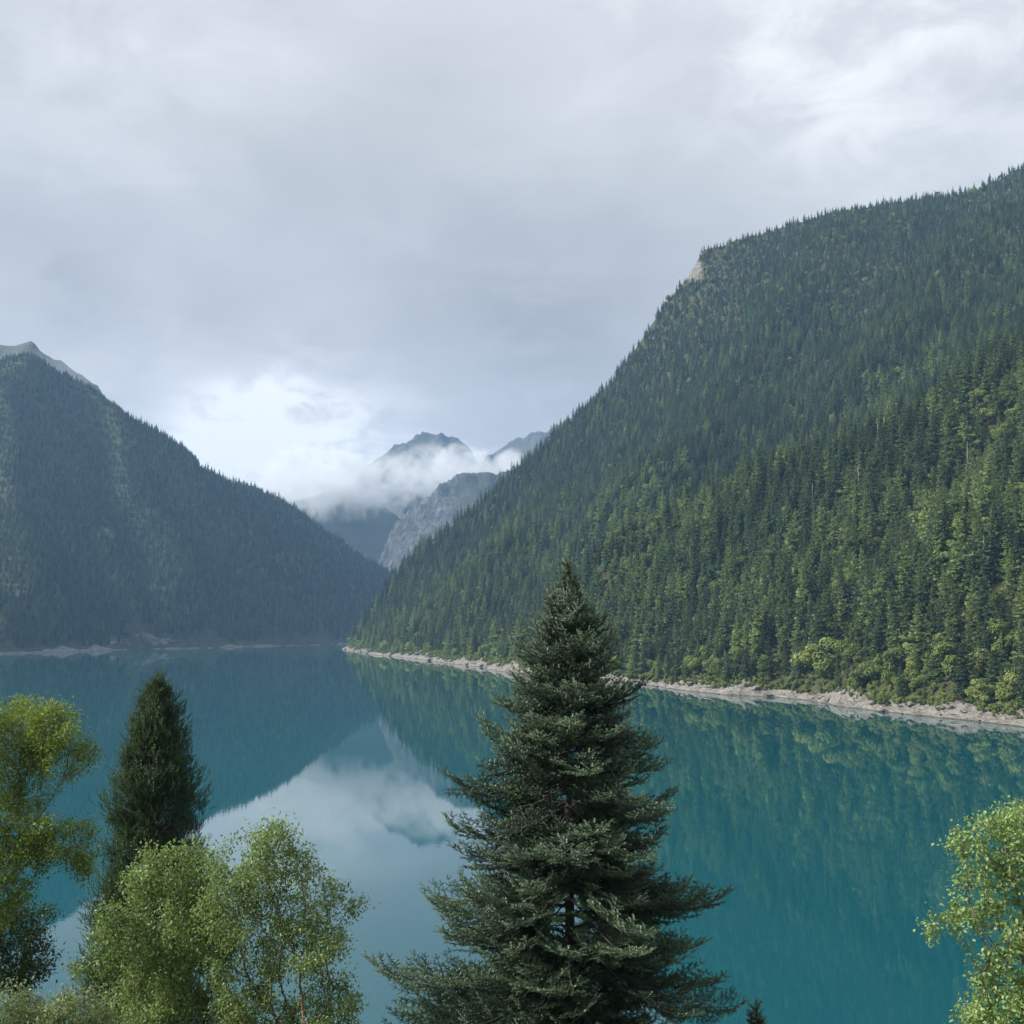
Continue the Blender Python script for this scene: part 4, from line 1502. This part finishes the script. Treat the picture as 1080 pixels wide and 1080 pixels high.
def leafy(name, blobs, Y, base_px, seed, label, cat, leafmat, barkmat, leaf=0.045, nleaf=14000, natt=900, step=0.16, depth_k=1.0, trunk_r=None, hang=0.0, narrow=0.55, sprd=0.14, tip=0.0035, nsub=70, subr=0.30):
    """A broadleaf tree: limbs grown into the crown's lobes, leaves clustered on the twigs.
    blobs: (px, py, rx, ry, dy, weight) lobes of the crown at depth Y+dy metres."""
    g = np.random.default_rng(seed)
    k = Y / 1080.0
    C, Rr, Wt = [], [], []
    for px, py, rx, ry, dy, wt in blobs:
        C.append(at(px, py, Y + dy)); Rr.append((rx * k, 0.5 * (rx + ry) * k * depth_k, ry * k)); Wt.append(wt * (rx * ry) ** 0.75)
    C, Rr, Wt = np.array(C), np.array(Rr), np.array(Wt)
    base = at(base_px[0], base_px[1], Y)
    bx, by = base[0], base[1]
    gz = ground_at(bx, by)
    root = empty(name, (bx, by, gz))
    tag(root, label, cat)
    org = np.array([bx, by, gz])

    def pick(n, shell):
        i = g.choice(len(C), n, p=Wt / Wt.sum())
        d = g.normal(0, 1, (n, 3)); d /= np.linalg.norm(d, axis=1)[:, None]
        q = g.random(n) ** shell
        return C[i] + d * Rr[i] * q[:, None]
    # the crown is built of many small sprays, with gaps between them
    sub = pick(nsub, 0.30)
    si = g.integers(0, nsub, natt)
    sr = g.uniform(0.6, 1.35, nsub) * subr
    dd = g.normal(0, 1, (natt, 3)); dd /= np.linalg.norm(dd, axis=1)[:, None]
    att = sub[si] + dd * (sr[si] * g.random(natt) ** 0.4)[:, None] * np.array([1.0, 1.0, 0.8]) - org
    start = np.array([0, 0, 0.0])
    cen = (C * Wt[:, None]).sum(0) / Wt.sum() - org
    nodes, par = colonize(start, att, step, step * 7, step * 1.25, g)
    n = len(nodes)
    rad = np.zeros(n)
    cnt = np.zeros(n, int)
    ex = 2.35
    acc = np.zeros(n)
    for i in range(n - 1, -1, -1):
        rad[i] = max(tip, acc[i]) ** 1.0 if acc[i] == 0 else acc[i] ** (1 / ex)
        if acc[i] == 0:
            rad[i] = tip
        if par[i] >= 0:
            acc[par[i]] += rad[i] ** ex
            cnt[par[i]] += 1
    ch = np.arange(1, n)
    pp = par[1:]
    Vw, Fw = tubes(nodes[pp], nodes[ch], np.minimum(rad[pp], rad[ch] * 1.6 + 0.002), rad[ch], 6)
    put('trunk', make_mesh('trunk', Vw, [Fw], [barkmat], smooth=True), root)
    # leaves
    tw = np.where(rad < tip * 2.6)[0]
    tw = tw[nodes[tw, 2] > 0.15 * cen[2]]
    end = np.where((cnt == 0))[0]
    w = np.ones(len(tw)); w[np.isin(tw, end)] = 2.2
    ti = g.choice(tw, nleaf, p=w / w.sum())
    f = g.random(nleaf)[:, None]
    pr = np.maximum(par[ti], 0)
    P = nodes[ti] * f + nodes[pr] * (1 - f) + g.normal(0, sprd, (nleaf, 3))
    clump = g.normal(0, 0.12, n)[ti]
    ax = g.normal(0, 1, (nleaf, 3)) + np.array([0, 0, -hang])
    nr = g.normal(0, 0.75, (nleaf, 3)) + np.array([0, 0, 1.0])
    S, Nn, A = frames_from_axis(ax, nr)
    T = np.array([(0, 0, 0), (narrow * 0.5, 0.10, 0.42), (0, 0.0, 1.0), (-narrow * 0.5, 0.10, 0.42), (0, -0.03, 0.45)])
    TF = [np.array([[0, 1, 2, 4], [0, 4, 2, 3]])]
    sc = leaf * g.uniform(0.65, 1.3, nleaf)
    V, F = stamp(T, TF, P, S, Nn, A, sc)
    tint = np.clip(0.5 + clump + g.normal(0, 0.20, nleaf), 0, 1)
    put('crown', make_mesh('crown', V, F, [leafmat], attrs={'tint': np.repeat(tint, len(T))}), root)
    print(name, 'nodes', n, 'leaves', nleaf)
    return root


# two birches in front of the juniper
leafy('birch_tree', [(190, 925, 40, 34, 0, 1), (215, 915, 24, 26, 0.3, 0.8), (150, 960, 46, 42, 0.3, 1), (130, 1010, 36, 42, -0.3, 1), (195, 985, 52, 46, 0, 1), (170, 1050, 70, 45, 0, 1), (120, 1085, 40, 30, 0.4, 0.8), (205, 1080, 50, 40, -0.4, 1), (160, 1150, 60, 50, 0, 0.7)],
      20.0, (165, 1200), 31, 'yellow-green birch with dense small leaves covering the foot of the juniper', 'birch tree', m_birchleaf, m_birchbark, leaf=0.072, nleaf=32000, natt=2200, step=0.12, hang=0.6, sprd=0.10, nsub=130, subr=0.32)
leafy('birch_tree', [(285, 893, 22, 22, 0, 1), (262, 915, 32, 34, 0.2, 1), (300, 930, 36, 34, 0, 1), (245, 960, 30, 40, -0.2, 0.8), (325, 965, 40, 34, 0.2, 1), (280, 985, 44, 40, 0.2, 0.55), (335, 1010, 38, 34, -0.2, 1), (360, 1050, 26, 28, 0, 0.9), (300, 1050, 70, 40, 0.6, 0.5), (250, 1050, 34, 44, 0.3, 0.6), (320, 1100, 60, 40, 0, 0.7)],
      19.0, (262, 1210), 32, 'airy birch showing reddish stems through thin leaves, rounded crown before pale water', 'birch tree', m_birchleaf, m_birchbark, leaf=0.064, nleaf=27000, natt=2600, step=0.11, hang=0.6, sprd=0.09, nsub=170, subr=0.30)
# willow-like tree at the frame's left edge
leafy('willow_tree', [(30, 765, 46, 26, 0, 1), (-20, 760, 40, 24, 0.5, 1), (70, 785, 34, 22, -0.3, 0.9), (15, 800, 46, 30, 0.4, 1), (95, 797, 14, 9, -0.4, 0.45), (75, 812, 22, 11, 0.2, 0.5), (-10, 840, 40, 30, 0, 0.8), (10, 868, 42, 26, 0.4, 1), (50, 880, 36, 18, -0.3, 0.9), (92, 868, 16, 11, 0, 0.3), (75, 905, 20, 22, -0.2, 0.6), (-5, 905, 30, 24, 0.3, 0.6), (35, 905, 30, 15, 0.5, 0.6), (0, 935, 30, 22, 0.5, 0.6), (-30, 940, 40, 60, 0, 0.8)],
      24.0, (-75, 1300), 33, 'spreading leafy tree with sunlit yellow-green layers above dark lower boughs', 'leafy tree', m_willow, m_bark_fir, leaf=0.080, nleaf=40000, natt=3000, step=0.14, narrow=0.42, hang=0.2, sprd=0.11, nsub=190, subr=0.34)
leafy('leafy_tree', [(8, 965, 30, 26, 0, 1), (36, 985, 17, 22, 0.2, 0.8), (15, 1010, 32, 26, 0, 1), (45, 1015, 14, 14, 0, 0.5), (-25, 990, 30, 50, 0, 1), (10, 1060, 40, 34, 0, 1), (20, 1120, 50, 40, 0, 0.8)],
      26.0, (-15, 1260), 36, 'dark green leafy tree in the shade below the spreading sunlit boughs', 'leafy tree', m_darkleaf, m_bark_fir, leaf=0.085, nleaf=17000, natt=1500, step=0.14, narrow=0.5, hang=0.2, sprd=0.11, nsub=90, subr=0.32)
leafy('leafy_bush', [(1058, 868, 26, 24, 0, 1), (1085, 880, 30, 40, 0.2, 1), (1030, 890, 24, 18, 0, 0.8), (1042, 920, 34, 22, 0, 1), (1010, 918, 10, 10, 0, 0.35), (1000, 968, 20, 14, 0, 0.5), (1040, 965, 30, 15, 0.2, 0.8), (1080, 960, 36, 34, 0, 1), (990, 985, 9, 14, 0, 0.3), (1050, 1010, 24, 16, 0.1, 0.6), (1060, 1050, 42, 26, 0, 1), (1022, 1045, 20, 15, 0, 0.5), (1040, 1085, 40, 26, 0.2, 1), (1100, 1030, 40, 60, 0, 0.8)],
      14.0, (1140, 1260), 34, 'light green broad-leaved bush with arching boughs overhanging deep teal water', 'bush', m_bushleaf, m_birchbark, leaf=0.056, nleaf=12500, natt=2000, step=0.08, narrow=0.66, hang=0.3, sprd=0.065, tip=0.0026, nsub=140, subr=0.19)
leafy('pale_shrub', [(75, 1068, 34, 18, 0, 1), (35, 1080, 36, 24, 0.2, 1), (95, 1090, 26, 22, 0, 0.8), (5, 1070, 26, 28, 0, 0.8), (50, 1120, 60, 30, 0, 0.6)],
      16.0, (50, 1200), 35, 'pale grey-green shrub low in front of the spreading leafy tree', 'shrub', m_shrubleaf, m_bark_fir, leaf=0.06, nleaf=9000, natt=900, step=0.10, narrow=0.42, hang=0.1, sprd=0.08, nsub=60, subr=0.2)


# ------------------------------------------------------------------ clouds and haze
def cloud_material(name, dens, nscale, thr, seed):
    m = bpy.data.materials.new(name)
    m.use_nodes = True
    t = m.node_tree
    t.nodes.clear()
    N = NT(t)
    tc = N.n('ShaderNodeTexCoord').outputs['Object']
    P = N.n('ShaderNodeNewGeometry').outputs['Position']
    ln = N.n('ShaderNodeVectorMath', operation='LENGTH', ins={0: tc}).outputs['Value']
    mp = N.n('ShaderNodeMapping', ins={0: P})
    mp.inputs['Location'].default_value = (seed * 131.0, seed * 57.0, 0)
    no = N.noise(mp.outputs[0], nscale, 6, 0.62, 0.5)
    f = N.math('ADD', N.math('MULTIPLY', N.math('SUBTRACT', 1.0, ln), 1.5), N.math('MULTIPLY', N.math('SUBTRACT', no, thr), 7.0))
    f = N.math('MULTIPLY', N.ramp(f, 0.0, 0.9), N.ramp(ln, 0.75, 1.0, 1.0, 0.0))
    vol = N.n('ShaderNodeVolumePrincipled')
    vol.inputs['Color'].default_value = (0.88, 0.90, 0.93, 1)
    vol.inputs['Anisotropy'].default_value = 0.0
    N.put(vol, 'Density', N.math('MULTIPLY', f, dens))
    N.n('ShaderNodeOutputMaterial', ins={1: vol})
    try:
        m.volume_step_rate = 0.5
        m.cycles.volume_step_rate = 0.5
    except Exception:
        pass
    return m


def cloud(px, py, Y, rx, ry, depth, dens, nscale, thr, seed, label):
    c = at(px, py, Y)
    k = Y / 1080
    bm = bmesh.new()
    bmesh.ops.create_icosphere(bm, subdivisions=3, radius=1.0)
    me = bpy.data.meshes.new('cloud')
    bm.to_mesh(me)
    bm.free()
    me.materials.append(cloud_material('cloud_vapour', dens, nscale, thr, seed))
    o = put('clouds', me, loc=tuple(c))
    o.scale = (rx * k, depth, ry * k)
    tag(o, label, kind='stuff')
    return o


cloud(345, 510, 4050, 118, 46, 300, 0.0085, 0.0100, 0.530, 1, 'white cloud bank lying in the gap above the left ridge')
cloud(485, 503, 4250, 112, 42, 260, 0.0080, 0.0095, 0.528, 2, 'drifting white cloud before the far craggy peak')
cloud(75, 390, 2950, 80, 30, 220, 0.0009, 0.010, 0.53, 3, 'thin grey mist on the top of the left mountain')

hz = bpy.data.materials.new('haze_air')
hz.use_nodes = True
t = hz.node_tree
t.nodes.clear()
N = NT(t)
vol = N.n('ShaderNodeVolumePrincipled')
vol.inputs['Color'].default_value = (0.36, 0.62, 1.0, 1)
vol.inputs['Density'].default_value = 0.000075
vol.inputs['Anisotropy'].default_value = 0.0
N.n('ShaderNodeOutputMaterial', ins={1: vol})
bx0, bx1, by0, by1, bz0, bz1 = -4600, 4600, -500, 7000, -37, 1120
V = np.array([(x, y, z) for z in (bz0, bz1) for y in (by0, by1) for x in (bx0, bx1)], float)
F = np.array([(0, 2, 3, 1), (4, 5, 7, 6), (0, 1, 5, 4), (2, 6, 7, 3), (0, 4, 6, 2), (1, 3, 7, 5)])
o = put('haze', make_mesh('haze', V, [F], [hz]))
tag(o, 'thin blue mountain haze between the viewer and the far slopes', kind='stuff')
